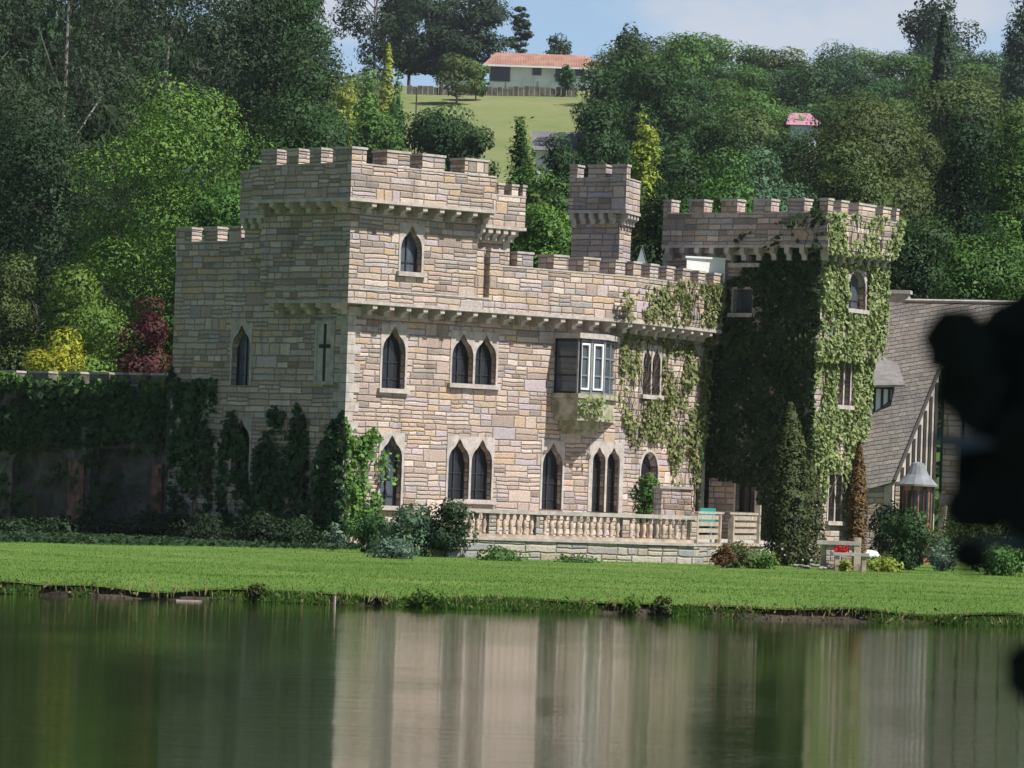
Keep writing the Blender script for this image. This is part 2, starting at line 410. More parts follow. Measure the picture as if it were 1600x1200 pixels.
def lawnz(x, y):
    d = y - bank(x)
    lip = .14 + .06 * mnoise.noise(Vector((x * .9, 7, 0))) + .05 * max(0, mnoise.noise(Vector((x * .55, 1.7, 0))))
    k = min(1, d / 4.5); k = k * (2 - k)
    return lip + k * (.25 - lip) + .03 * mnoise.noise(Vector((x * .5, y * .3, 0)))
def lawnf(x, v):
    y0 = bank(x); y = y0 + v * (134 - y0); return (x, y, lawnz(x, y))
grid('lawn', xs, [0, .0005, .002, .006, .012, .025, .05, .09, .14, .2, .28, .36, .45, .55, .65, .75, .85, .93, 1.0], lawnf, 'lawn')
def bankf(x, v):
    y0 = bank(x); n = mnoise.noise(Vector((x * 1.3, v * 3, 5))) ; n2 = mnoise.noise(Vector((x * 4, v * 5, 2)))
    y = y0 - .28 * (1 - v) - (.22 * n + .08 * n2) * (1 - v * v) + (.10 if 0 < v < 1 else 0)
    return (x, y, -.25 + v * (lawnz(x, y0) + .25) - (0.0 if v < 1 else .004))
grid('bank', list(np.arange(-16, 16, .09)), [0, .2, .4, .55, .7, .85, .95, 1.0], bankf, 'earth')
xs = list(np.arange(-260, -60, 10.0)) + list(np.arange(-60, 60, 2.5)) + list(np.arange(60, 261, 10.0))
grid('hillside', xs, list(np.arange(126, 200, 3.0)) + list(np.arange(200, 540, 6.0)) + list(range(540, 1500, 60)),
     lambda x, y: (x, y, gz(x, y) - (.12 if y < 134 else 0)), 'hill')
grid('meadow', list(np.arange(-36, 9.1, 1.0)), list(np.arange(318, 486, 4.0)), lambda x, y: (x, y, gz(x, y) + .18), 'meadow')

# grass on the lawn and the ragged turf edge
def grass_patch(name, n, m, sampler, size, **kw):
    C = np.array([sampler() for _ in range(n)]); N = RNG.normal(0, 1, (n, 3)); N[:, 2] *= .25
    me = leafmesh(name, C, N, size * RNG.uniform(.6, 1.4, n), .22, stretch=(.55, .55, 1.3))
    return leafobj(name, me, m, kind='stuff', **kw)
def lawn_pt():
    y = 63.6 + 46 * random.random() ** 1.6; x = random.uniform(-.125, .125) * y
    y = max(y, bank(x) + .02); return (x, y, lawnz(x, y) + .012)
grass_patch('lawn_grass', 70000, 'grass_blade', lawn_pt, .022, label='short mown green grass covering the lawn beside the pond', cat='grass')
def edge_pt():
    while True:
        x = random.uniform(-9.5, 9.5)
        dens = mnoise.noise(Vector((x * .55, 1.7, 0))) + .55 * mnoise.noise(Vector((x * 2.1, 4, 0)))
        if random.random() < .34 + 1.5 * dens: break
    h = random.random() ** .8
    return (x, bank(x) - .25 * (1 - h) * random.random() - .03 + .12 * random.random(), .0 + h * (.13 + .12 * max(0, dens)))
grass_patch('bank_grass', 34000, 'grass_rough', edge_pt, .027, label='rough tufted grass hanging over the earth bank at the water edge', cat='grass')
def dry_pt():
    x = random.uniform(-9.5, 9.5); 
    return (x, bank(x) - .22 * random.random(), .03 + .2 * random.random())
grass_patch('dry_grass', 1200, 'dry_grass', dry_pt, .06, label='straw coloured dry grass stems along the muddy bank', cat='grass')

# ------------------------------------------------------------------ castle
A = PX(539, 650, 112.0); B = PX(965, 560, 118.2); Cc = PX(1100, 600, 123.0)
Wc = PX(268, 600, 116.4)
castle = empty('castle', (A.x, A.y, .25), 'stone castle house with battlemented towers and ivy, standing beyond the lawn', 'castle')
CZ0 = .2

class Frame: pass
def seg(A_, B_):
    t = (Vector(B_) - Vector(A_)).normalized(); return t, Vector((t.y, -t.x))
def line_x(p, d, q, e): # intersection of 2D lines
    den = d.x * e.y - d.y * e.x; w = q - p; k = (w.x * e.y - w.y * e.x) / den; return p + d * k
def offs(ch, o, ends=None):
    """offset an open chain outward (to the viewer's side) with mitres"""
    out = []
    for i, p in enumerate(ch):
        p = Vector(p)
        if i == 0: out.append(p + seg(ch[0], ch[1])[1] * o)
        elif i == len(ch) - 1: out.append(p + seg(ch[-2], ch[-1])[1] * o)
        else:
            t1, n1 = seg(ch[i - 1], p); t2, n2 = seg(p, ch[i + 1]); out.append(line_x(p + n1 * o, t1, p + n2 * o, t2))
    return out
def subchain(ch, s0, s1):
    pts, acc = [], 0.0
    for i in range(len(ch) - 1):
        L = (Vector(ch[i + 1]) - Vector(ch[i])).length
        a, b2 = max(s0 - acc, 0), min(s1 - acc, L)
        if a < b2 - 1e-6:
            d = (Vector(ch[i + 1]) - Vector(ch[i])) / L
            if not pts: pts.append(Vector(ch[i]) + d * a)
            pts.append(Vector(ch[i]) + d * b2)
        acc += L
    return pts
def s_at(ch, px, py):
    acc, best = 0.0, None
    for i in range(len(ch) - 1):
        a, b2 = Vector(ch[i]), Vector(ch[i + 1]); L = (b2 - a).length
        h = hit(px, py, a, b2); u = (Vector((h.x, h.y)) - a).dot((b2 - a) / L)
        m_ = max(-u, u - L, 0)
        if best is None or m_ < best[0]: best = (m_, acc + min(max(u, -.0 if i else u), L if i < len(ch) - 2 else u))
        acc += L
    return best[1]
def clen(ch): return sum((Vector(ch[i + 1]) - Vector(ch[i])).length for i in range(len(ch) - 1))

def parapet(ch, z0, z1, merl, mh, over, thick=.3, corb=None, name='parapet', m='stone', cap='trim', cap_t=.055, corb_z=.26, ledge=True, parent=None, corb_skip=()):
    """ch: outer wall line under the overhang, left to right; merl: arclength intervals on the overhung line"""
    parent = parent or castle
    oc = offs(ch, over); ic = offs(ch, over - thick)
    b2 = MB(); b2.strip(oc, ic, z0, z1); p = b2.build(name, m, parent)
    if ledge:
        b2 = MB(); b2.strip(offs(ch, over + .035), offs(ch, over - thick + .05), z0 - .075, z0 + .004); b2.build('string_course', cap, p)
    for s0, s1 in merl:
        s0, s1 = max(s0, 0.0), min(s1, clen(oc))
        sc = subchain(oc, s0, s1)
        if len(sc) < 2: continue
        b2 = MB(); b2.strip(sc, offs(sc, -thick), z1, z1 + mh - cap_t); k = b2.build('merlon', m, p)
        b2 = MB(); sc2 = subchain(oc, s0 - .02, s1 + .02); b2.strip(offs(sc2, .025), offs(sc2, -thick - .025), z1 + mh - cap_t, z1 + mh)
        # the cap is joined into its merlon's mesh as a second material
        me2 = b2.mesh('cap', origin(k)); bm = bmesh.new(); bm.from_mesh(k.data); nf = len(bm.faces); bm.from_mesh(me2); bm.to_mesh(k.data); bm.free()
        k.data.materials.append(MATS[cap])
        for q in list(k.data.polygons)[nf:]: q.material_index = 1
    # coping along the crenel bottoms
    b2 = MB(); b2.strip(offs(ch, over + .012), offs(ch, over - thick - .012), z1 - .03, z1 + .006)
    b2.build('coping', cap, p)
    if corb:
        L = clen(ch); s = corb * .35
        while s < L - .05:
            if not any(a <= s <= e for a, e in corb_skip):
                acc = 0
                for i in range(len(ch) - 1):
                    l = (Vector(ch[i + 1]) - Vector(ch[i])).length
                    if s <= acc + l or i == len(ch) - 2:
                        t, n = seg(ch[i], ch[i + 1]); c0 = Vector(ch[i]) + t * (s - acc); break
                    acc += l
                w = .075; zt = z0 - .075
                pts = [(0, zt), (over, zt), (over, zt - corb_z * .4), (over * .55, zt - corb_z * .62), (over * .5, zt - corb_z), (-.02, zt - corb_z), (-.02, zt)][1:]
                b2 = MB(); vs = []
                for sg in (-w, w):
                    for d_, z_ in pts: q = c0 + t * sg + n * d_; vs.append((q.x, q.y, z_))
                kk = len(pts)
                b2.add(vs, [tuple(range(kk)), tuple(range(2 * kk - 1, kk - 1, -1))] + [(i, (i + 1) % kk, kk + (i + 1) % kk, kk + i) for i in range(kk)])
                b2.build('corbel', cap, p)
            s += corb
    return p
def M_px(ch, over, y, ivs):
    oc = offs(ch, over); return [(s_at(oc, a, y), s_at(oc, b2, y)) for a, b2 in ivs]

def arch(w, h, kind='gothic'):
    if kind == 'rect': return [(0, 0), (w, 0), (w, h), (0, h)]
    if kind == 'round':
        hs = h - w / 2; return [(0, 0), (w, 0)] + [(w / 2 + w / 2 * math.cos(a), hs + w / 2 * math.sin(a)) for a in np.linspace(0, math.pi, 11)]
    hs = h - .86 * w
    rgt = [(1.0, 0), (.985, .16), (.94, .31), (.86, .43), (.775, .50), (.70, .57), (.635, .67), (.58, .77)]
    return [(0, 0), (w, 0)] + [(w * a, hs + w * b2) for a, b2 in rgt] + [(w * .5, h)] + [(w * (1 - a), hs + w * b2) for a, b2 in rgt[::-1]]

def window(A_, B_, box, kind='gothic', n=1, cutter=None, pane='glass', surround=.065, sill=True, bars=True, depth=.24, parent=None, name='window', fr_m='trim', off=0.0):
    """a recessed window: stone surround, dark pane with glazing bars, sill; box = its pixels in the photograph"""
    parent = parent or castle
    x0, y0, x1, y1 = box; xc, yc = (x0 + x1) / 2, (y0 + y1) / 2
    t, nrm = seg(A_, B_); a = Vector(A_) + nrm * off; b2_ = Vector(B_) + nrm * off
    U = lambda x, y: (Vector((hit(x, y, a, b2_).x, hit(x, y, a, b2_).y)) - a).dot(t)
    uL, uR = U(x0, yc), U(x1, yc); z0, z1 = hit(xc, y1, a, b2_).z, hit(xc, y0, a, b2_).z
    w = (uR - uL); h = z1 - z0; mull = .07 if n > 1 else 0; wi = (w - mull * (n - 1)) / n
    s = MB(); panes = MB(); lead = MB()
    for k in range(n):
        u_ = uL + k * (wi + mull); O = a + t * u_; fr = (O, t, nrm)
        ol = [(p, q + z0) for p, q in arch(wi, h, kind)]
        if cutter is not None: cutter.extr(ol, fr, -depth, .3)
        bo = surround if n == 1 else mull * .5
        lo = surround if k == 0 else mull * .499; ro = surround if k == n - 1 else mull * .499
        ar = arch(wi, h, kind); top = h + surround
        if kind == 'gothic':
            m8 = [(wi + ro, ar[2][1] + (top - ar[2][1]) * f) for f in (0, .2, .42, .65)] + [(wi + ro, top)] + [(wi * .5 + (wi * .5 + ro) * f, top) for f in (.7, .45, .2)]
            big = [(-lo, 0), (wi + ro, 0)] + m8 + [(wi * .5, top + .02)] + [(-lo + (wi + ro - p) * (wi + lo + ro) / (wi + lo + ro), q) for p, q in m8[::-1]]
            big = [(p, q + z0) for p, q in big]
        else: big = [(-lo + p * (wi + lo + ro) / wi, z0 + q * top / h) for p, q in ar]
        s.ring(big, ol, fr, -.06, .018)
        panes.extr([(p, q) for p, q in ol], fr, -depth + .004, -depth + .03)
        if bars:
            for q in (np.arange(.25, h - .8 * wi, .42) if kind != 'rect' else np.arange(.3, h - .1, .4)):
                lead.extr([(0, z0 + q), (wi, z0 + q), (wi, z0 + q + .022), (0, z0 + q + .022)], fr, -depth + .03, -depth + .055)
            lead.extr([(wi / 2 - .016, z0), (wi / 2 + .016, z0), (wi / 2 + .016, z0 + h - .3 * wi), (wi / 2 - .016, z0 + h - .3 * wi)], fr, -depth + .03, -depth + .06)
            for e in (0, wi - .045): lead.extr([(e, z0), (e + .045, z0), (e + .045, z0 + h - .8 * wi), (e, z0 + h - .8 * wi)], fr, -depth + .03, -depth + .075)
    o = s.build(name, fr_m, parent)
    panes.build('pane', pane, o)
    if bars and lead.v: lead.build('glazing_bar', 'dark_timber', o)
    if sill:
        q = MB(); O = a + t * uL; q.extr([(-.12, z0 - .10), (w + .12, z0 - .10), (w + .12, z0 + .012), (-.12, z0 + .012)], (O, t, nrm), -.1, .10); q.build('sill', fr_m, o)
    return o

tl, nl = seg(A, B); ts, ns = seg(Wc, A); tc_, nc = seg(B, Cc)
def back(p, d): return Vector((p[0] + d[0], p[1] + d[1]))

# ---- lower storey block
ZC = 6.42
# the oblique wall bends at B; a second bend lets the doors turn a little to the right
low = MB(); lowpoly = [Wc, A, B, Cc, back(Cc, (-1.0, 8)), back(Wc, (5.5, 7.5))]
low.prism(lowpoly, CZ0, ZC + .02); lowo = low.build('lower_wall', 'stone', castle)
cu = MB()
window(A, B, (597, 510, 633, 608), cutter=cu)
window(A, B, (706, 522, 775, 601), n=2, cutter=cu)
window(A, B, (594, 680, 627, 791), cutter=cu, pane='glass_pale')
window(A, B, (700, 686, 768, 781), n=2, cutter=cu)
window(A, B, (847, 692, 878, 796), cutter=cu, sill=False)
window(A, B, (925, 699, 967, 800), n=2, cutter=cu, sill=False, surround=.14, name='door')
window(B, Cc, (1000, 706, 1027, 800), kind='round', cutter=cu, sill=False, bars=False)
window(B, Cc, (1004, 543, 1031, 618), n=2, cutter=cu)
window(B, Cc, (1086, 724, 1098, 800), kind='rect', cutter=cu, sill=False)
window(Wc, A, (363, 508, 391, 602), cutter=cu, pane='glass_pale', surround=.06, sill=False)
window(Wc, A, (362, 655, 390, 750), cutter=cu, surround=.06, sill=False)
cut(lowo, cu)
# cross-shaped arrow loop on the shaded wall
def uz(A_, B_, x, y):
    h = hit(x, y, A_, B_); return (Vector((h.x, h.y)) - Vector(A_)).dot(seg(A_, B_)[0]), h.z
ua, za = uz(Wc, A, 506, 596); _, zb = uz(Wc, A, 506, 506); _, zm = uz(Wc, A, 506, 541)
fr = (Wc, ts, ns)
q = MB(); q.ring([(ua - .34, za - .08), (ua + .34, za - .08), (ua + .34, zb + .08), (ua - .34, zb + .08)],
                 [(ua - .27, za), (ua + .27, za), (ua + .27, zb), (ua - .27, zb)], fr, -.05, .04)
al = q.build('arrow_loop', 'trim', castle)
q = MB(); q.extr([(ua - .268, za), (ua + .268, za), (ua + .268, zb), (ua - .268, zb)], fr, .002, .012); q.build('slab', 'trim', al)
q = MB(); q.extr([(ua - .045, za), (ua + .045, za), (ua + .045, zm - .05), (ua + .2, zm - .05), (ua + .2, zm + .05), (ua + .045, zm + .05), (ua + .045, zb),
                  (ua - .045, zb), (ua - .045, zm + .05), (ua - .2, zm + .05), (ua - .2, zm - .05), (ua - .045, zm - .05)], fr, .012, .02); q.build('slit', 'dark_timber', al)

# ---- upper band over the lit wall (overhangs) and its battlements
t_end = s_at([A, B], 745, 470)
mainch = [A + tl * t_end, B, Cc]
mz0, mz1 = ZC, 7.58
mer = M_px(mainch, .46, 410, [(765, 789), (808, 833), (865, 888), (912, 937), (962, 977), (990, 1002), (1016, 1029), (1042, 1054), (1067, 1079), (1092, 1103), (1116, 1131)])
parapet(mainch, mz0, mz1, mer, .40, .46, thick=.60, corb=.60, name='parapet')
# roof deck behind it
q = MB(); q.prism([back(p, (.3, 1.2)) for p in mainch] + [back(Cc, (-1.0, 8)), back(Wc, (5.5, 7.5))], ZC + .02, 6.9); q.build('roof_deck', 'lead_grey', castle)

# ---- main tower on the near corner
tw_s = s_at([Wc, A], 430, 420); tw_l = PX(728, 400, 0.0 + hit(728, 400, A, B).y)
tch = [Wc + ts * s_at([Wc, A], 436, 470), A, A + tl * (t_end + .02)]
parapet(tch, ZC, ZC + .3, [], .4, .46, thick=.6, corb=.56, name='corbel_course', m='stone')
tu = offs([Wc + ts * s_at([Wc, A], 428, 420), A, A + tl * s_at([A, B], 727, 400)], .46)
tw = MB(); twp = tu + [back(tu[-1], (-2.2, 3.0)), back(tu[0], (1.6, 2.6))]
tw.prism(twp, ZC + .305, 8.95); two = tw.build('tower_wall', 'stone', castle)
cu = MB(); window(tu[1], tu[2], (626, 353, 659, 426), cutter=cu, pane='glass_pale'); cut(two, cu)
pz0, pz1 = 8.93, 9.80
pch = [PX(431, 300, tu[0].y), tu[1], PX(741, 300, tu[2].y + .12)]
pch[0] = tu[0]; pch[2] = tu[2] + seg(tu[1], tu[2])[0] * .18
mer = M_px(pch, .44, 242, [(409, 433), (448, 467), (484, 502), (520, 573), (605, 641), (660, 696), (727, 764)])
parapet(pch, pz0, pz1, mer, .40, .44, thick=.56, corb=.56, name='parapet')
# stair turret at the tower's right end
t1, n1 = seg(tu[1], tu[2])
s0 = tu[2] + t1 * .0 - n1 * .16; s1 = PX(793, 390, s0.y + .9); s1 = s0 + t1 * ((s1 - s0).dot(t1))
q = MB(); q.prism([s0, s1, back(s1, (-1.2, 1.8)), back(s0, (-1.2, 1.8))], ZC + .3, 8.6); q.build('turret_wall', 'stone', castle)
tch2 = [s0 - t1 * .02, s1, back(s1, (-1.2, 1.8))]
mer = M_px(tch2, .25, 300, [(764, 775), (788, 800), (804, 819)])
parapet(tch2, 8.58, 9.38, [(.55, .75), (1.02, 1.24), (1.40, 1.95)], .30, .28, thick=.38, corb=.26, corb_z=.3, name='parapet')
# rear turret at the shaded end
r1 = tu[0] + seg(tu[0], tu[1])[0] * .12 - seg(tu[0], tu[1])[1] * .15; rr0 = r1 - seg(tu[0], tu[1])[0] * .92
q = MB(); q.prism([rr0, r1, back(r1, (1.2, 1.6)), back(rr0, (1.2, 1.6))], 7.5, 8.6); q.build('turret_wall', 'stone', castle)
parapet([rr0, r1], 8.58, 9.32, [(.0, .42)], .40, .2, thick=.34, corb=.3, name='parapet')

# ---- shaded left wing above the lower wall
wz0, wz1 = ZC - .05, 7.98
wing = [Wc, Wc + ts * s_at([Wc, A], 437, 420)]
q = MB(); q.prism([wing[0], wing[1], back(wing[1], (1.5, 1.5)), back(wing[0], (1.5, 1.5))], ZC + .021, wz1 - .35); q.build('wing_wall', 'stone', castle)
mer = M_px(wing, .02, 385, [(275, 299), (318, 339), (357, 376), (395, 418)])
parapet(wing, wz1 - .4, wz1, mer, .38, .02, thick=.36, name='parapet', ledge=False)

# ---- chimney-like turret on the roof
c1 = PX(968, 370, 121.0); c0 = PX(893, 370, 121.75); c2 = PX(986, 370, 122.1)
q = MB(); q.prism([c0, c1, c2, back(c2, (-.55, .9)), back(c0, (.35, 1.2))], 6.8, 9.55); q.build('turret_wall', 'stone', castle)
cch = [c0, c1, c2]
mer = M_px(cch, .2, 265, [(882, 903), (920, 947), (957, 985), (1000, 1012)])
parapet(cch, 9.5, 10.38, mer, .36, .22, thick=.36, corb=.30, corb_z=.30, name='parapet')

# ---- ivy-clad right tower
k1 = PX(1283, 450, 121.4); k0 = PX(1042, 430, 124.2); k2 = PX(1386, 450, 124.6)
lt1 = PX(1270, 680, 121.5); lt0 = PX(1110, 700, 123.5); lt2 = PX(1356, 680, 124.3)
zs = 6.05
cu = MB()
q = MB(); q.prism([lt0, lt1, lt2, back(lt2, (-1.5, 3)), back(lt0, (0, 4))], CZ0, zs); lto = q.build('tower_wall', 'stone', castle)
window(lt1, lt2, (1308, 562, 1328, 634), kind='rect', n=2, cutter=cu); window(lt1, lt2, (1294, 742, 1314, 815), kind='rect', n=2, cutter=cu)
window(lt0, lt1, (1150, 735, 1180, 800), kind='rect', cutter=cu, sill=False)
cut(lto, cu)
cu = MB()
q = MB(); q.prism([k0, k1, k2, back(k2, (-1.5, 3)), back(k0, (0, 4))], zs, 8.75); kto = q.build('tower_wall', 'stone', castle)
window(k1, k2, (1325, 424, 1352, 484), kind='round', cutter=cu, pane='glass_pale')
window(k0, k1, (1146, 398, 1184, 412), kind='rect', cutter=cu, pane='glass_pale', bars=False)
window(k0, k1, (1146, 452, 1176, 490), kind='rect', cutter=cu, pane='glass_pale', bars=False)
cut(kto, cu)
parapet([k0, k1, k2], 8.78, 9.66, M_px([k0, k1, k2], .30, 320, [(1026, 1049), (1077, 1100), (1127, 1152), (1178, 1205), (1231, 1257), (1281, 1302), (1314, 1326), (1342, 1368), (1380, 1392), (1401, 1414)]),
        .38, .30, thick=.42, corb=.48, corb_z=.34, name='parapet')
parapet([lt1 + (lt0 - lt1).normalized() * 2.2, lt1, lt2], zs - .02, zs + .22, [], .3, .16, thick=.5, corb=.42, name='corbel_course')

# ---- oriel window hung on the lit wall near the bend
o1 = PX(868, 570, hit(868, 570, A, B).y - .05); o1 = A + tl * s_at([A, B], 866, 570)
o2 = PX(905, 570, 116.15); o3 = PX(945, 570, 116.85); o4 = A + tl * (s_at([A, B], 953, 570) + .25)
oz0 = hit(930, 616, o2, o3).z; oz1 = hit(930, 530, o2, o3).z
def poly_scaled(ch, d): return offs(ch, d)
och = [o1, o2, o3, o4]
q = MB()
for zz0, zz1, d in ((oz0 - .12, oz0, .06), (oz0 - .55, oz0 - .12, -.03), (oz0 - .70, oz0 - .55, -.02), (oz0 - .92, oz0 - .70, -.22), (oz0 - 1.06, oz0 - .92, -.34)):
    pl = poly_scaled(och, d); q.prism(pl + [back(o4, (-.3, .35)), back(o1, (-.3, .35))], zz0, zz1)
ori = q.build('oriel_window', 'trim_mossy', castle)
q = MB(); pl = poly_scaled(och, .06); q.prism(pl + [back(o4, (-.3, .35)), back(o1, (-.3, .35))], oz1, oz1 + .14); q.build('lintel', 'trim', ori)
for a_, b2_, nm in ((o1, o2, 0), (o2, o3, 1), (o3, o4, 2)):
    t_, n_ = seg(a_, b2_); L = (Vector(b2_) - Vector(a_)).length; frm = (Vector(a_) - n_ * .06, t_, n_)
    q = MB(); q.extr([(0, oz0), (L, oz0), (L, oz1), (0, oz1)], frm, -.03, 0); q.build('pane', 'glass_pale', ori)
    q = MB(); n_m = 1 if nm == 0 else 2
    for u_ in np.linspace(0, L, n_m + 1):
        q.extr([(u_ - .035, oz0 + .002), (u_ + .035, oz0 + .002), (u_ + .035, oz1 - .002), (u_ - .035, oz1 - .002)], frm, .002, .05)
    for z_ in (oz0 + .03, oz1 - .06, oz0 + (oz1 - oz0) * .33, oz0 + (oz1 - oz0) * .66):
        q.extr([(.036, z_ - .02), (L - .036, z_ - .02), (L - .036, z_ + .02), (.036, z_ + .02)], frm, .004, .03)
    q.build('glazing_bar', 'dark_timber' if nm == 0 else 'lead_grey', ori)
    if nm == 1:
        q = MB(); fw = .05
        for u_, v_ in ((.06, L * .42), (L * .56, L - .05)):
            q.ring([(u_, oz0 + .1), (v_, oz0 + .1), (v_, oz1 - .12), (u_, oz1 - .12)], [(u_ + fw, oz0 + .1 + fw), (v_ - fw, oz0 + .1 + fw), (v_ - fw, oz1 - .12 - fw), (u_ + fw, oz1 - .12 - fw)], frm, .01, .06)
        q.build('casement', 'white_paint', ori)

# ---- quoins on the near corner
q = MB(); z = .3; i = 0
while z < ZC - .3:
    h_ = .24; l1, l2 = ((.42, .24) if i % 2 else (.24, .42)); ch = [A - ts * l1, A, A + tl * l2]
    q.strip(offs(ch, .018), offs(ch, -.1), z, z + h_ - .012); z += h_; i += 1
q.build('quoin', 'trim', castle)

# ---- things on the roof
hA, hB = PX(1073, 416, 122.6), PX(1133, 416, 123.0)
q = MB(); z0_, z1_ = 6.9, P(1100, 405, 123.0).z; t_, n_ = seg(hA, hB)
q.prism([hA, hB, back(hB, (0, .5)), back(hA, (0, .5))], z0_, z1_)
cab = q.build('rooftop_hut', 'white_paint', label='plain white painted box hut on the roof between battlements and ivy tower', cat='hut')
q = MB(); q.prism([back(hA, (-.04, -.05)), back(hB, (.04, -.05)), back(hB, (.04, .55)), back(hA, (-.04, .55))], z1_, z1_ + .05); q.build('roof', 'white_paint', cab)
sk = P(1003, 398, 122.2); sz = P(1003, 384, 122.2).z
q = MB(); q.add([(sk.x - .38, sk.y - .4, 7.3), (sk.x + .38, sk.y - .4, 7.3), (sk.x + .38, sk.y + .6, 7.3), (sk.x - .38, sk.y + .6, 7.3), (sk.x, sk.y - .05, sz), (sk.x, sk.y + .3, sz)],
                [(0, 3, 2, 1), (0, 1, 4), (1, 2, 5, 4), (2, 3, 5), (3, 0, 4, 5)])
skl = q.build('skylight', 'skylight_glass', label='pale glazed roof lantern peeping over the battlements beside the small turret', cat='skylight')
q = MB(); q.tube([(sk.x - .38, sk.y - .4, 7.31), (sk.x, sk.y - .05, sz + .01), (sk.x + .38, sk.y - .4, 7.31)], .025, 5); q.build('frame', 'lead_grey', skl)

# ------------------------------------------------------------------ terrace
Tz = .72
T0 = PX(700, 850, 101.2); T1 = PX(1085, 850, 104.2); T2 = PX(1187, 840, 110.5)
ter = empty('terrace', (T0.x, T0.y, .2), 'raised stone terrace with rough masonry retaining wall above the lawn', 'terrace')
q = MB(); q.prism([T0, T1, T2, back(T2, (1, 10)), PX(1110, 800, 124), PX(960, 800, 119.5), PX(690, 800, 115.5)], .05, Tz - .06); q.build('retaining_wall', 'stone_terrace', ter)
q = MB(); q.prism([back(T0, (-.05, -.05)), back(T1, (0, -.06)), back(T2, (.06, 0)), back(T2, (1, 10)), PX(1110, 800, 124.1), PX(960, 800, 119.6), PX(690, 800, 115.6)], Tz - .06, Tz); q.build('paving', 'trim', ter)
bal = empty('balustrade', (T0.x, T0.y, Tz), 'pinkish stone balustrade with turned balusters along the terrace edge', 'balustrade')
tt, tn = seg(T0, T1); L = (T1 - T0).length
q = MB(); q.extr([(0, Tz), (L, Tz), (L, Tz + .08), (0, Tz + .08)], (T0, tt, tn), -.2, -.02); q.build('plinth', 'baluster', bal)
q = MB(); q.extr([(-.05, 1.27), (L + .02, 1.27), (L + .02, 1.36), (-.05, 1.36)], (T0, tt, tn), -.22, 0.0); q.build('rail', 'trim', bal)
nb = 37; prof = [(.05, 0), (.05, .05), (.032, .08), (.062, .2), (.05, .3), (.028, .38), (.045, .42), (.045, .468)]
bm0 = None
for i in range(nb):
    if i in (6, 13, 26): continue
    c = T0 + tt * (L * (i + .5) / nb) - tn * .11; c3 = Vector((c.x, c.y, Tz + .08))
    if bm0 is None:
        q = MB(); q.lathe(c3, prof, 8); bo = q.build('baluster', 'baluster', bal, smooth=True); bm0 = (bo, c3)
    else:
        bo = bm0[0].copy(); COL.objects.link(bo); bo.parent = bal; bo.location = c3 - bm0[1]
for u_ in (L * 6.5 / nb, L * 13.5 / nb, L * 26.5 / nb, L - .02):
    c = T0 + tt * u_ - tn * .11; q = MB(); q.box((c.x, c.y, Tz + .081), .17, .17, .468 + (.12 if u_ > L - .1 else 0), math.atan2(tt.y, tt.x)); q.build('pier', 'stone_small', bal)
# slatted side rail with end post
sr = empty('slatted_railing', (T1.x, T1.y, Tz), 'pale slatted railing with end post on the right side of the terrace', 'railing')
st, sn = seg(T1, T2); L2 = (T2 - T1).length
for a_, e_ in ((.06, .36), (.58, .96)):
    q = MB()
    for k in range(4): q.extr([(L2 * a_, Tz + .1 + k * .155), (L2 * e_, Tz + .1 + k * .155), (L2 * e_, Tz + .2 + k * .155), (L2 * a_, Tz + .2 + k * .155)], (T1, st, sn), -.06, -.02)
    q.build('slat_panel', 'pale_timber', sr)
for f_ in (.03, .37, .57, .985):
    c = T1 + st * (L2 * f_) - sn * .04; q = MB(); q.box((c.x, c.y, Tz), .13, .13, .95 if f_ > .9 else .68, math.atan2(st.y, st.x)); q.build('post', 'pale_timber', sr)
q = MB(); q.extr([(L2 * .045, Tz + .70), (L2 * .97, Tz + .70), (L2 * .97, Tz + .75), (L2 * .045, Tz + .75)], (T1, st, sn), -.09, 0.0); q.build('rail', 'trim', sr)
# masonry block on the terrace (barbecue) and garden chair
c = P(1056, 800, 107.0); q = MB(); q.prism([(c.x - .36, c.y - .2), (c.x + .36, c.y), (c.x + .2, c.y + .8), (c.x - .52, c.y + .6)], Tz, P(1056, 764, 107).z)
bb = q.build('barbecue', 'stone_small', label='square pale masonry block standing on the terrace behind the balustrade', cat='barbecue')
q = MB(); zt = P(1056, 764, 107).z; q.prism([(c.x - .40, c.y - .24), (c.x + .40, c.y - .03), (c.x + .23, c.y + .84), (c.x - .56, c.y + .63)], zt, zt + .06); q.build('slab', 'trim', bb)
c = P(1100, 803, 109.5)
ch_ = empty('garden_chair', (c.x, c.y, Tz), 'teal plastic garden chair on the shaded terrace', 'chair')
q = MB(); q.box((c.x, c.y, Tz + .40), .46, .44, .03, .5); q.build('seat', 'teal_plastic', ch_)
q = MB(); q.box((c.x + .1, c.y + .2, Tz + .43), .44, .03, .40, .5); q.build('backrest', 'teal_plastic', ch_)
for sx, sy in ((-1, -1), (1, -1), (1, 1), (-1, 1)):
    q = MB(); q.tube([(c.x + sx * .19, c.y + sy * .19, Tz), (c.x + sx * .17, c.y + sy * .17, Tz + .40)], .018); q.build('leg', 'teal_plastic', ch_)

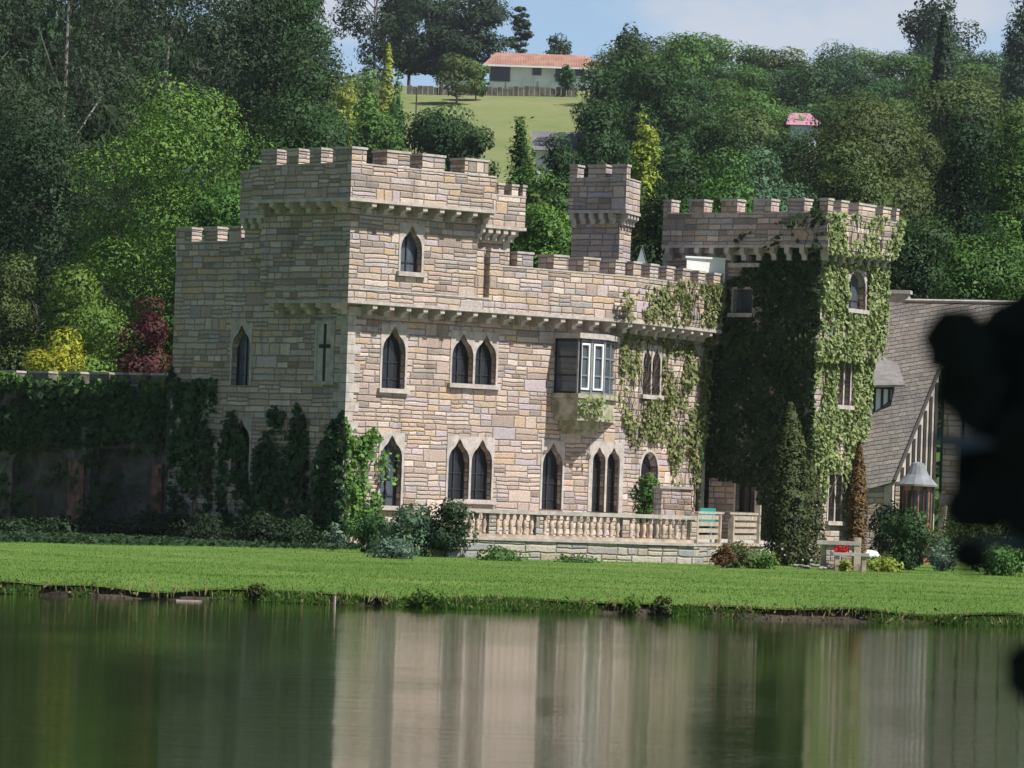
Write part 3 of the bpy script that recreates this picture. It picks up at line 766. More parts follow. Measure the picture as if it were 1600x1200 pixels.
# ------------------------------------------------------------------ shingled house on the right
house = empty('timbered_house', (P(1430, 850, 123).x, 123, .25), 'half-timbered house with steep grey shingled roof and porch, right of the castle', 'house')
Rg1 = P(1360, 470, 128.2); Rg3 = P(1640, 475, 125.9); Ev = P(1343, 770, 122.6)
pn = (Rg3 - Rg1).cross(Ev - Rg1).normalized()
def onroof(x, y):
    d = ray(x, y); return EYE + d * ((Rg1 - EYE).dot(pn) / d.dot(pn))
pts = [Rg1, Rg3, onroof(1640, 575), onroof(1470, 575), onroof(1398, 752), onroof(1330, 772)]
th = pn * .08 if pn.y > 0 else -pn * .08
q = MB(); n_ = len(pts); q.add(pts + [p + th for p in pts], [tuple(range(n_)), tuple(range(2 * n_ - 1, n_ - 1, -1))] + [(i, n_ + i, n_ + (i + 1) % n_, (i + 1) % n_) for i in range(n_)])
rf = q.build('roof', 'roof_shingle', house)
q = MB(); q.tube([Rg1 + Vector((0, 0, .02)), Rg3 + Vector((0, 0, .02))], .06, 6); q.build('ridge_tile', 'trim', rf)
q = MB(); q.tube([pts[3] - th * .3, pts[4] - th * .3], .05, 4); q.build('barge_board', 'dark_timber', rf)
cp = P(1405, 472, 128.0); q = MB(); q.box((cp.x, cp.y, 6.6), .58, .5, 1.25, -.2); q.box((cp.x, cp.y, 7.85), .68, .6, .10, -.2); q.build('chimney', 'trim', rf)
# gable wall below the raking verge, whitewashed between dark studs
g1, g2 = pts[3], pts[4]; gA = Vector((g2.x, g2.y)); gB = Vector((g1.x, g1.y)); gt, gn = seg(gA, gB); gL = (gB - gA).length
q = MB(); q.extr([(.0, .25), (gL + .02, .25), (gL + .02, g1.z - .12), (.0, g2.z - .12)], (gA, gt, gn), -.3, -.06); q.build('gable_wall', 'trim', house)
q = MB()
for k in range(8):
    u_ = gL * (k + .35) / 8; zt = g2.z + (g1.z - g2.z) * u_ / gL - .15
    q.extr([(u_, 1.6), (u_ + gL * .065, 1.6), (u_ + gL * .065, zt), (u_, zt)], (gA, gt, gn), -.06, -.03)
q.build('timber_stud', 'dark_timber', house)
fA = gB; fB = Vector((pts[2].x, pts[2].y)); ft, fn = seg(fA, fB)
q = MB(); q.extr([(0, .25), (2.8, .25), (2.8, g1.z - .15), (0, g1.z - .15)], (fA, ft, fn), -.5, -.2); q.build('front_wall', 'stone', house)
q = MB()
for u_ in np.arange(.0, 2.7, .62): q.extr([(u_, 2.2), (u_ + .07, 2.2), (u_ + .07, g1.z - .16), (u_, g1.z - .16)], (fA, ft, fn), -.2, -.17)
q.build('timber_stud', 'dark_timber', house)
q = MB(); bA, bB = Vector((pts[5].x, pts[5].y)), Vector((pts[4].x, pts[4].y)); bt, bn = seg(bA, bB)
q.extr([(.1, .25), (2.2, .25), (2.2, pts[4].z - .1), (.1, pts[4].z - .1)], (bA, bt, bn), -.6, -.15); q.build('low_wall', 'stone', house)
# dormer
dz = 124.7
q = MB(); f4 = [P(1364, 602, dz), P(1392, 602, dz), P(1372, 668, dz), P(1358, 668, dz)]
dA_, dB_ = PX(1356, 635, dz), PX(1392, 635, dz + .25); dt, dn = seg(dA_, dB_); dL = (dB_ - dA_).length; zt, zb2 = P(1375, 603, dz).z, P(1372, 690, dz).z - .5
q.extr([(0, zb2), (dL, zb2), (dL, zt), (0, zt)], (dA_, dt, dn), -1.6, 0); dm = q.build('dormer', 'white_paint', house)
q = MB()
for u_ in (0.0, dL * .22, dL * .55, dL * .86): q.extr([(u_, zb2), (u_ + .07, zb2), (u_ + .07, zt - .08), (u_, zt - .08)], (dA_, dt, dn), .002, .03)
q.extr([(0, zt - .08), (dL, zt - .08), (dL, zt), (0, zt)], (dA_, dt, dn), .002, .035)
q.build('timber_stud', 'dark_timber', dm)
q = MB(); e1_, e2_ = P(1353, 602, dz - .35), P(1414, 601, dz - .15); p1_, p2_ = P(1368, 545, dz + 2.0), P(1396, 548, dz + 2.1); dd = Vector((0, .02, -.06))
q.hexa([e1_ + dd, e2_ + dd, p2_ + dd, p1_ + dd], [e1_, e2_, p2_, p1_]); q.build('dormer_roof', 'dormer_slate', dm)
# round porch with a cone roof
pc = P(1432, 790, 119.2); pz = P(1432, 758, 119.2).z; pzt = P(1430, 724, 119.2).z
q = MB(); q.lathe((pc.x, pc.y, 0), [(.43, .2), (.43, pz)], 8); po = q.build('porch', 'brown_timber', house)
q = MB(); q.lathe((pc.x, pc.y, 0), [(.54, pz - .03), (.54, pz + .02), (.30, pz + .28), (.17, pzt), (.0, pzt + .05)], 14); q.build('porch_roof', 'lead_grey', po)
q = MB()
for k in range(8):
    a_ = math.pi / 8 + k * math.pi / 4; q.tube([(pc.x + .45 * math.cos(a_), pc.y + .45 * math.sin(a_), .2), (pc.x + .45 * math.cos(a_), pc.y + .45 * math.sin(a_), pz)], .03, 4)
q.build('porch_post', 'dark_timber', po)
for a_ in (-math.pi / 2 - .0, -math.pi / 4 * 3, -math.pi / 4):
    cx_, cy_ = pc.x + .405 * math.cos(a_), pc.y + .405 * math.sin(a_)
    q = MB(); q.box((cx_, cy_, 1.35), .21, .03, .85, a_ + math.pi / 2); q.build('pane', 'glass', po)

# ------------------------------------------------------------------ garden wall on the far left
gw = empty('garden_wall', (Wc.x - 3, 119, .25), 'dark battlemented garden wall with arched openings, left of the castle', 'wall')
G0 = Wc + Vector((.02, .4)); G1 = PX(0, 700, 119.6); dv = (G1 - G0); G2 = G0 + dv * 1.7
gt_, gn_ = seg(G2, G0); gLn = (G0 - G2).length
zt = 4.15
q = MB(); q.prism([G2, G0, G0 - gn_ * .5, G2 - gn_ * .5], .1, zt); gwo = q.build('wall', 'garden_wall', gw)
cu = MB()
for x0, x1, y0 in ((18, 108, 700), (140, 238, 700)):
    a_, b2_ = uz(G2, G0, x0, 760)[0], uz(G2, G0, x1, 760)[0]; h_ = uz(G2, G0, x0, y0)[1]
    cu.extr([(a_, .0), (b2_, .0), (b2_, h_ - .3), (b2_ - .3, h_), (a_ + .3, h_), (a_, h_ - .3)], (G2, gt_, gn_), -.4, .3)
cut(gwo, cu)
for x0, x1 in ((110, 134), (240, 256)):
    a_, b2_ = uz(G2, G0, x0, 760)[0], uz(G2, G0, x1, 760)[0]; q = MB()
    q.extr([(a_, .2), (b2_, .2), (b2_, 2.2), (a_, 2.2)], (G2, gt_, gn_), -.1, .12); q.build('brick_pier', 'brick', gw)
gch = [G2, G0]; mer = M_px(gch, .0, 600, [(-70, -35), (-15, 25), (45, 75), (92, 125), (140, 170), (180, 192), (203, 222), (236, 262)])
parapet(gch, zt - .02, zt + .1, mer, .32, .0, thick=.4, name='parapet', ledge=False, parent=gw, m='garden_wall')

# ------------------------------------------------------------------ foliage (normalised crowns: height 1, width 1)
def shell(n, c, r, bias=.33):
    d = unit(RNG.normal(0, 1, (n, 3))); rad = RNG.random((n, 1)) ** bias
    return np.asarray(c) + d * rad * np.asarray(r), d
def blobs(n, cs, rs, asp, flat, up, bias=.14):
    Cs, Ns = [], []; tot = sum(r * r for r in rs)
    for c, r in zip(cs, rs):
        c_, n_ = shell(max(6, int(n * r * r / tot)), c, (r, r, r * flat / asp), bias)
        c_ += RNG.normal(0, .07, c_.shape) * r * np.array([1, 1, flat / asp]); Cs.append(c_); Ns.append(n_ + np.array([0, 0, up]))
    return np.concatenate(Cs), np.concatenate(Ns)
def crown(kind, n, asp, seed):
    rg = np.random.default_rng(seed); cs, rs = [], []
    if kind in ('round', 'dense', 'spread', 'shrub', 'willowy', 'gum'):
        zc, rz, rxy, lr, fl, num = {'round': (.57, .36, .32, (.13, .22), .85, 17), 'dense': (.52, .40, .33, (.12, .20), .9, 22), 'spread': (.62, .31, .38, (.10, .17), .75, 30),
            'shrub': (.48, .42, .36, (.13, .22), .85, 18), 'willowy': (.55, .45, .32, (.08, .15), 1.3, 26), 'gum': (.56, .45, .38, (.07, .14), 1.0, 40)}[kind]
        for k in range(int(num * max(.7, asp) ** .8)):
            d = rg.normal(0, 1, 3); d /= np.linalg.norm(d); rad = rg.uniform(.45, 1.0) ** .7; r = rg.uniform(*lr)
            tp = 1 - .35 * max(0, d[2]) if kind != 'spread' else 1
            cs.append((d[0] * rxy * rad * tp, d[1] * rxy * rad * tp, zc + d[2] * (rz - .0) * rad)); rs.append(r)
        if kind != 'gum': # leaves inside the crown as well
            for k in range(int(5 * max(1, asp))): cs.append((rg.uniform(-.1, .1), rg.uniform(-.1, .1), rg.uniform(zc - .3, zc + .22))); rs.append(.22)
        C, N = blobs(n, cs, rs, asp, fl, .45)
        if kind == 'gum': N = N * np.array([1, 1, .5])
        top = np.percentile(C[:, 2], 98.8); C[:, 2] = np.maximum(C[:, 2] / top, .02)
        w = np.percentile(np.abs(C[:, :2]), 99.2); C[:, :2] *= .5 / w
        return C, N
    if kind == 'conifer':
        Cs, Ns = [], []; tiers = int(14 + 3 * asp)
        for t in range(tiers):
            z = .04 + .96 * t / tiers; r = .5 * (1 - t / tiers) + .015
            for k in range(8 if t < tiers * .7 else 5):
                a = rg.uniform(0, 6.28); m_ = max(4, int(n / tiers / 3.5 * (r / .28))); q_ = RNG.random((m_, 1)) ** .7; L = r * rg.uniform(.75, 1.08)
                p = np.concatenate([np.cos(a) * L * q_, np.sin(a) * L * q_, z - .45 * q_ * q_ * L / asp], 1)
                p += RNG.normal(0, 1, p.shape) * np.array([.05, .05, .16 / asp]) * (.4 + r * 2); Cs.append(p); Ns.append(np.tile([math.cos(a) * .4, math.sin(a) * .4, 1.0], (m_, 1)))
        C = np.concatenate(Cs); C[:, 2] = np.clip(C[:, 2], .01, 1); return C, np.concatenate(Ns)
    if kind == 'cedar':
        for k in range(46):
            z = rg.uniform(.2, .98); a = rg.uniform(0, 6.28); L = .42 * (1.15 - z) ** .5 * rg.uniform(.2, 1); cs.append((math.cos(a) * L, math.sin(a) * L, z)); rs.append(rg.uniform(.12, .2))
        return blobs(n, cs, rs, asp, .42, 1.0, .4)
    z = RNG.random((n, 1)) ** .8; a = RNG.uniform(0, 6.28, (n, 1)); prof = np.interp(z, [0, .08, .3, .6, .85, 1], [.30, .44, .50, .42, .22, .03])
    r = prof * (RNG.random((n, 1)) ** .25) * (.84 + .12 * np.sin(a * 5 + z * 23 + seed) * np.cos(a * 3 - z * 31) + .16 * RNG.random((n, 1)))
    return np.concatenate([np.cos(a) * r, np.sin(a) * r, z], 1), np.concatenate([np.cos(a), np.sin(a), .6 + 0 * a], 1)
TRUNK = {'round': (.7, 7, .028), 'dense': (.68, 6, .028), 'spread': (.66, 8, .026), 'shrub': (.4, 5, .022), 'willowy': (.85, 6, .018), 'gum': (.88, 9, .022), 'conifer': (.92, 0, .022), 'cedar': (.94, 9, .022), 'column': (.8, 0, .05)}
def trunkmesh(kind, w, h, seed):
    q = MB(); rg = random.Random(seed); th, limbs, tr = TRUNK[kind]; tr = tr * w; pts = [(0, 0, -.05 * h)]
    for k in range(1, 5): pts.append((rg.uniform(-.02, .02) * w, rg.uniform(-.02, .02) * w, th * h * k / 4))
    q.tube(pts, [tr, tr * .8, tr * .65, tr * .5, tr * .2], 7)
    for k in range(limbs):
        zb = th * h * rg.uniform(.35, .8); a = rg.uniform(0, 6.28); L = rg.uniform(.18, .34) * w
        q.tube([(0, 0, zb), (math.cos(a) * L * .5, math.sin(a) * L * .5, zb + L * .5), (math.cos(a) * L, math.sin(a) * L, min(zb + L * 1.1, h * .9))], [tr * .4, tr * .28, tr * .1], 5)
    return q.mesh('trunk')
def crownmesh(kind, w, h, n, leaf, seed):
    C, N = crown(kind, n, h / w, seed)
    me = leafmesh('crown', C * np.array([w, w, h]), N, leaf * np.exp(RNG.normal(-.1, .36, len(C))), .36 if kind in ('gum', 'willowy') else .42 if kind in ('conifer',) else .5)
    soft_normals(me, N * np.array([1, 1, 1.0]))
    return me
SHARED = {}
SEED = [100]
LEAFPX, COVER = 2.9, 5.4
def plant(kind, X, Y, z0, w, h, m, label, cat='tree', name='tree', group=None, bark='bark', shared=None):
    o = empty(name, (X, Y, z0), label, cat, group); kd = kind.rstrip('0123456789'); SEED[0] += 1
    if shared:
        if kind not in SHARED: SHARED[kind] = (crownmesh(kd, 1, 1, 5200, .021, SEED[0]), trunkmesh(kd, 1, 1, SEED[0]))
        me, tr = SHARED[kind]; sc = (w, w, h)
    else:
        leaf = max(.028, LEAFPX * Y / F); n = int(np.clip(COVER * w * h * .75 / (leaf * leaf * 1.0), 300, 42000))
        if kd in ('gum', 'cedar'): n = int(n * .75)
        me, tr = crownmesh(kd, w, h, n, leaf, SEED[0]), trunkmesh(kd, w, h, SEED[0]); sc = (1, 1, 1)
    for nm, d, mm in (('crown' if cat != 'shrub' else 'foliage', me, m), ('trunk' if cat != 'shrub' else 'stem', tr, bark)):
        k = bpy.data.objects.new(nm, d); COL.objects.link(k); k.parent = o
        if not d.materials: d.materials.append(None)
        k.material_slots[0].link = 'OBJECT'; k.material_slots[0].material = MATS[mm]; k.scale = sc
        if shared: k.rotation_euler.z = (X * 7.3) % 6.28
    return o
def tree(kind, px, top, pw, Y, m, label, cat='tree', name='tree', group=None, bark='bark', base=None, sink=.0):
    p = P(px, top, Y); z0 = gz(p.x, Y) if base is None else base; z0 -= sink
    return plant(kind, p.x, Y, z0, pw * Y / F, p.z - z0, m, label, cat, name, group, bark)

# ---- left wood: tall dark gums and evergreens
GW = 'tall dark trees of the wood left of the castle'
for kind, px, top, pw, Y, m, lab in (
    ('gum0', -40, -90, 300, 168, 'leaf_gum', 'tall grey-green gum cut by the left edge of the picture'),
    ('gum1', 110, -120, 330, 182, 'leaf_gum', 'tall grey-green gum rising behind the left end of the broad light green tree'),
    ('gum2', 270, -80, 300, 196, 'leaf_gum', 'tall loose gum rising above the middle of the broad light green tree'),
    ('dense0', 390, -40, 280, 205, 'leaf_vdark', 'large dark evergreen behind the shaded turret of the near tower'),
    ('dense1', 445, -60, 160, 225, 'leaf_dark', 'large dark evergreen above the near tower, beside the pale birches'),
    ('gum0', 590, -70, 130, 500, 'leaf_vdark', 'dark tall tree at the top left of the hill meadow'),
    ('gum2', 440, -120, 200, 260, 'leaf_vdark', 'farthest dark gum between the two large evergreens'),
    ('dense1', 60, 170, 330, 150, 'leaf_vdark', 'dark bushy evergreen low behind the dry branches'),
    ('round1', 470, 150, 220, 190, 'leaf_dark', 'dark rounded tree just behind the near tower battlements'),
    ('gum1', 10, 140, 240, 156, 'leaf_gum', 'lower grey-leaved gum at the left edge above the bare branches'),
    ('dense0', 190, 330, 260, 146, 'leaf_vdark', 'dark evergreen below the broad light green tree, above the garden wall')):
    tree(kind, px, top, pw, Y, m, lab, group=GW, bark='bark_pale' if 'gum' in kind else 'bark')
tree('spread0', 275, 148, 330, 139, 'leaf_bright', 'broad light green sunlit tree behind the left wing')
tree('round2', 355, 300, 190, 135, 'leaf_mid', 'shaded green tree close behind the castle wing battlements')
tree('shrub0', 110, 435, 170, 133, 'leaf_bright', 'mid green bush behind the garden wall', 'shrub', 'shrub', base=.25)
tree('shrub1', 15, 420, 160, 134, 'leaf_olive', 'olive green bush at the left edge behind the garden wall', 'shrub', 'shrub', base=.25)
tree('shrub2', 175, 500, 190, 131, 'leaf_bright', 'light green bush beside the yellow shrub above the garden wall', 'shrub', 'shrub', base=.25)
tree('shrub2', 82, 532, 118, 129.5, 'leaf_yellow', 'bright yellow shrub showing above the garden wall', 'shrub', 'shrub', base=1.2)
tree('shrub1', 228, 490, 110, 130, 'leaf_red', 'dark red flowering shrub beside the shaded castle wing', 'shrub', 'shrub', base=.25)
# bare pale branches
bx = P(60, 420, 136); bt_ = empty('bare_tree', (bx.x, bx.y, .25), 'leafless pale branches in front of the dark wood', 'tree')
q = MB(); rg = random.Random(5); base = Vector((bx.x - .3, bx.y, .25))
q.tube([base, base + Vector((.1, 0, 3.5)), base + Vector((.0, 0, 6.2))], [.09, .07, .04], 6)
def twig(p, d, L, r, n):
    mid = p + d * L * .5 + Vector((rg.uniform(-.08, .08), rg.uniform(-.08, .08), rg.uniform(0, .1))); e = p + d * L
    q.tube([p, mid, e], [r, r * .75, r * .4], 5)
    if n: 
        for _ in range(3): twig(mid if rg.random() < .4 else e, (d + Vector((rg.uniform(-.8, .8), rg.uniform(-.6, .6), rg.uniform(-.5, .5)))).normalized(), L * rg.uniform(.5, .8), r * .55, n - 1)
for k in range(9): twig(base + Vector((.05, 0, 4 + k * .28)), Vector((rg.uniform(-.5, 1), rg.uniform(-1, .1), rg.uniform(-.1, .7))).normalized(), 1.1, .03, 3)
q.build('branch', 'bark_pale', bt_)

# ---- hill meadow: birches, scrub, pines, house, fence
for kind, px, top, pw, Y, m, lab in (
    ('willowy0', 575, 118, 46, 300, 'leaf_bright', 'slim pale green birch left of the meadow, nearest the pole'),
    ('willowy1', 540, 140, 60, 290, 'leaf_lime', 'pale yellow-green birch at the left foot of the meadow'),
    ('willowy0', 622, 118, 36, 310, 'leaf_mid', 'thin green sapling in front of the meadow slope'),
    ('round0', 590, 178, 95, 260, 'leaf_mid', 'green bush tree below the birches above the near tower'),
    ('round3', 690, 178, 130, 245, 'leaf_dark', 'dark bush tree right above the near tower battlements'),
    ('round1', 745, 205, 70, 235, 'leaf_dark', 'small dark tree between the wider dark bush tree and the green fir'),
    ('conifer0', 815, 184, 170, 210, 'leaf_mid', 'pointed green fir in front of the meadow'),
    ('round2', 848, 280, 90, 170, 'leaf_mid', 'green tree between stair turret and roof turret'),
    ('round0', 850, 330, 110, 150, 'leaf_bright', 'bright green tree low between the two turrets'),
    ('round3', 880, 232, 90, 190, 'leaf_dark', 'dark tree behind the roof turret'),
    ('column0', 607, 68, 24, 420, 'leaf_lime', 'small yellow-green cypress on the hilltop'),
    ('cedar0', 745, -12, 180, 500, 'leaf_pine', 'dark spreading cedar against the sky left of the farmhouse'),
    ('cedar1', 695, -5, 120, 505, 'leaf_pine', 'dark cedar beside the larger spreading cedar'),
    ('cedar0', 815, 8, 50, 510, 'leaf_pine', 'thin wispy pine right of the spreading cedar'),
    ('dense0', 645, -50, 110, 505, 'leaf_vdark', 'dense dark tree left of the cedars'),
    ('round2', 716, 88, 70, 450, 'leaf_olive', 'low olive tree left of the farmhouse'),
    ('round0', 745, 98, 50, 455, 'leaf_mid', 'small green garden tree at the farmhouse corner'),
    ('dense1', 875, 58, 44, 530, 'leaf_pine', 'dark domed tree showing above the farmhouse roof'),
    ('round1', 885, 103, 28, 462, 'leaf_dark', 'small dark bush tree in front of the farmhouse wall')):
    tree(kind, px, top, pw, Y, m, lab)
# farmhouse
fx0, fx1 = P(764, 120, 476).x, P(946, 120, 480).x; fz = gz((fx0 + fx1) / 2, 478) - .3
fh = empty('farmhouse', ((fx0 + fx1) / 2, 478, fz), 'low white farmhouse with long orange tiled roof on the hilltop', 'house')
zt = P(850, 104, 476).z; zr = P(850, 83, 479).z
q = MB(); q.prism([(fx0, 476), (fx1, 476), (fx1, 484), (fx0, 484)], fz - 1, zt); q.build('wall', 'farm_wall', fh)
q = MB(); e = .7
q.add([(fx0 - e, 475.2, zt - .1), (fx1 + e, 475.2, zt - .1), (fx1 + e, 484.8, zt - .1), (fx0 - e, 484.8, zt - .1), (fx0 + .6, 480, zr), (fx1 - 2.2, 480, zr)], [(0, 3, 2, 1), (0, 1, 5, 4), (1, 2, 5), (2, 3, 4, 5), (3, 0, 4)])
fr_ = q.build('roof', 'terracotta', fh)
q = MB(); q.box(((fx0 + fx1) / 2, 475.25, zt - .22), fx1 - fx0 + 1.4, .12, .2); q.build('fascia', 'white_paint', fr_)
q = MB()
for k in range(46):
    x = fx0 + (fx1 - fx0) * (k + .5) / 46; f_ = 1.0 if fx0 + .6 < x < fx1 - 2.2 else .62
    q.tube([(x, 475.2, zt - .06), (x, 475.2 + 4.7 * f_, zt - .06 + (zr - zt + .04) * f_ * .98)], .07, 4)
q.build('tile_rib', 'terracotta', fr_)
for x0, x1, y0, y1 in ((832, 846, 104, 118), (766, 797, 103, 128), (868, 880, 104, 128), (898, 912, 105, 119)):
    a_, b2_ = P(x0, y0, 475.9), P(x1, y1, 475.9); q = MB(); q.box(((a_.x + b2_.x) / 2, 475.97, b2_.z), b2_.x - a_.x, .06, a_.z - b2_.z); wo = q.build('window', 'lead_grey', fh)
    q = MB(); q.box(((a_.x + b2_.x) / 2, 475.9, b2_.z + .1), b2_.x - a_.x - .2, .06, a_.z - b2_.z - .2); q.build('pane', 'glass', wo)
# wooden fence
fe = empty('wooden_fence', (P(720, 130, 462).x, 462, gz(-6, 462)), 'weathered grey board fence below the farmhouse', 'fence')
xs_ = np.arange(P(640, 130, 462).x, P(905, 140, 462).x, .55); q = MB()
for i, x in enumerate(xs_): q.box((x, 462 + .3 * math.sin(i * .2), gz(x, 462) - .3), .5, .06, 1.25 + .25 * random.random())
q.build('board_panel', 'fence_wood', fe)
q = MB()
for i in range(0, len(xs_), 6): q.box((xs_[i], 462.1, gz(xs_[i], 462) - .3), .16, .16, 2.0)
q.build('post', 'fence_wood', fe)
pp = P(650, 178, 400); q = MB(); q.tube([(pp.x, 400, gz(pp.x, 400) - .3), (pp.x, 400, P(650, 138, 400).z)], .07, 6); q.build('pole', 'bark', label='thin dark pole standing at the left edge of the meadow', cat='pole')
# grey roofed shed
sp = P(870, 225, 330); sz0 = gz(sp.x, 331) - .5
sh = empty('shed', (sp.x, 331, sz0), 'dark grey roofed shed below the meadow behind the roof turret', 'shed')
a_, b2_ = P(838, 222, 330).x, P(905, 222, 330).x; zt = P(870, 236, 330).z; zr = P(870, 206, 333).z
q = MB(); q.prism([(a_, 330), (b2_, 330), (b2_, 336), (a_, 336)], sz0 - 1, zt); q.build('wall', 'farm_wall', sh)
q = MB(); q.add([(a_ - .3, 329.5, zt), (b2_ + .3, 329.5, zt), (b2_ + .3, 336.5, zt), (a_ - .3, 336.5, zt), (a_ - .3, 333, zr), (b2_ + .3, 333, zr)], [(0, 3, 2, 1), (0, 1, 5, 4), (1, 2, 5), (2, 3, 4, 5), (3, 0, 4)]); q.build('roof', 'grey_roof', sh)
# pink roofed house
sp = P(1257, 190, 380); a_, b2_ = P(1230, 190, 380).x, P(1285, 190, 380).x; zt = P(1257, 196, 380).z; zr = P(1257, 177, 383).z
ph = empty('cottage', (sp.x, 382, gz(sp.x, 382)), 'cottage with pink roof half hidden among hillside trees', 'house')
q = MB(); q.prism([(a_ + .3, 380), (b2_ - .3, 380), (b2_ - .3, 387), (a_ + .3, 387)], gz(sp.x, 382) - 1, zt); q.build('wall', 'farm_wall', ph)
q = MB(); q.add([(a_ - .1, 379.5, zt), (b2_ + .1, 379.5, zt), (b2_ + .1, 387.5, zt), (a_ - .1, 387.5, zt), (a_ + .3, 383, zr), (b2_ - .9, 383, zr)], [(0, 3, 2, 1), (0, 1, 5, 4), (1, 2, 5), (2, 3, 4, 5), (3, 0, 4)]); q.build('roof', 'pink_roof', ph)

# ---- wooded hillside on the right
for kind, px, top, pw, Y, m, lab in (
    ('dense0', 985, 50, 70, 400, 'leaf_dark', 'dark tree on the skyline right beside the farmhouse'),
    ('dense1', 960, 100, 130, 330, 'leaf_dark', 'dark tree at the right edge of the meadow'),
    ('round1', 1035, 105, 150, 300, 'leaf_dark', 'large dark tree above the roof turret'),
    ('round2', 940, 165, 120, 260, 'leaf_dark', 'dark bushy tree directly above the roof turret'),
    ('round0', 1075, 60, 120, 430, 'leaf_mid', 'green domed tree on the skyline'),
    ('dense1', 1010, 204, 58, 190, 'leaf_lime', 'narrow yellow-green tree beside the roof turret'),
    ('dense1', 1062, 278, 190, 176, 'leaf_dark', 'dark green tree filling the gap between roof turret and ivy tower'),
    ('round3', 1365, 165, 280, 230, 'leaf_olive', 'large olive green tree above the ivy tower'),
    ('dense0', 1472, -4, 125, 500, 'leaf_pine', 'big dark tree topping the skyline at the right'),
    ('column1', 1476, 22, 56, 330, 'leaf_pine', 'tall dark cypress column on the hillside'),
    ('dense1', 1598, 12, 70, 420, 'leaf_pine', 'dark tree on the skyline at the right edge'),
    ('round2', 1195, 250, 180, 200, 'leaf_blue', 'bluish green tree behind the shaded face of the ivy tower'),
    ('round0', 1120, 265, 170, 170, 'leaf_mid', 'green tree right behind the ivy tower battlements'),
    ('round1', 1330, 250, 190, 180, 'leaf_olive', 'olive tree just behind the ivy tower parapet'),
    ('dense0', 1530, 200, 200, 165, 'leaf_vdark', 'very dark tree above the shingled roof'),
    ('round0', 1590, 190, 130, 160, 'leaf_mid', 'green tree at the right edge above the shingled roof'),
    ('round3', 1440, 360, 180, 142, 'leaf_dark', 'dark tree directly behind the shingled house chimney'),
    ('round2', 1550, 370, 190, 138, 'leaf_mid', 'green tree just over the ridge of the shingled roof'),
    ('shrub0', 1580, 134, 64, 470, 'leaf_yellow', 'yellow flowering shrub high at the right edge'),
    ('round1', 1250, 215, 130, 240, 'leaf_dark', 'dark green tree below the pink roofed cottage'),
    ('round3', 1125, 195, 130, 250, 'leaf_dark', 'dark green tree left of the pink roofed cottage'),
    ('round2', 1500, 130, 160, 290, 'leaf_olive', 'olive tree at the foot of the tall cypress'),
    ('gum1', 1440, 200, 120, 240, 'leaf_olive', 'thin-leaved tree between large olive tree and cypress foot')):
    tree(kind, px, top, pw, Y, m, lab)
rg = random.Random(21); kinds = ['round0', 'round1', 'round2', 'round3', 'dense0', 'dense1']
mm_ = ['leaf_mid', 'leaf_dark', 'leaf_dark', 'leaf_blue', 'leaf_olive', 'leaf_mid', 'leaf_vdark']
fill = []
for row, Y in enumerate((525, 480, 445, 410, 378, 348, 320, 292, 266, 242, 220)):
    x = (955 if Y > 300 else 925) + (row % 2) * 25
    while x < 1680:
        y_ = Y + rg.uniform(-8, 8); X = (x - 800) / F * y_; w = rg.uniform(5.4, 9.0); h = rg.uniform(4.6, 7.4) * (.72 if Y > 500 else 1)
        if not (abs(x - 1258) < 60 and 300 < Y < 379): fill.append((X, y_, w, h))
        x += w * .55 * F / Y
for X, y_, w, h in fill:
    plant(rg.choice(kinds), X, y_, gz(X, y_) - .6, w, h, rg.choice(mm_), 'round-crowned tree of the dense wood covering the right hillside', 'tree', 'tree', 'trees of the hillside wood', shared=True)
rg = random.Random(8)
for row, Y in enumerate((345, 305, 270, 240, 215, 190)):
    x = -60
    while x < 385:
        y_ = Y + rg.uniform(-8, 8); X = (x - 800) / F * y_; w = rg.uniform(6, 9); h = rg.uniform(9, 14) + (4 if x < 250 else 0)
        plant(rg.choice(['dense0', 'dense1', 'round1', 'round2']), X, y_, gz(X, y_) - .6, w, h, rg.choice(['leaf_vdark', 'leaf_vdark', 'leaf_dark', 'leaf_gum']),
              'dark round-crowned tree of the wood behind the gums on the left hill', 'tree', 'tree', 'trees of the left hill wood', shared=True)
        x += w * .6 * F / Y
# undergrowth carpets
def carpet(name, n, m, fn, size, label):
    C = np.array([fn() for _ in range(n)]); me = leafmesh(name, C, RNG.normal(0, .6, (n, 3)) + np.array([0, -.4, .8]), size * RNG.uniform(.5, 1.5, n), .6)
    leafobj(name, me, m, kind='stuff', label=label, cat='undergrowth')
def hill_pt():
    while True:
        Y = random.uniform(128, 500); X = random.uniform(-.13, .135) * Y + random.uniform(-3, 3)
        if -27 < X < 8 and 325 < Y: continue
        return (X, Y, gz(X, Y) + abs(random.gauss(0, .7)))
carpet('undergrowth', 42000, 'leaf_mid', hill_pt, .28, 'scrub and bushes covering the hillside beneath the trees')
def hill_left():
    Y = random.uniform(330, 480); X = -.016 * Y + random.uniform(-16, -1); X = X - 14 * (Y < 0); return (X - 6, Y, gz(X, Y) + abs(random.gauss(0, .8)))
carpet('scrub', 9000, 'leaf_olive', hill_left, .3, 'low scrub along the left side of the hill meadow')

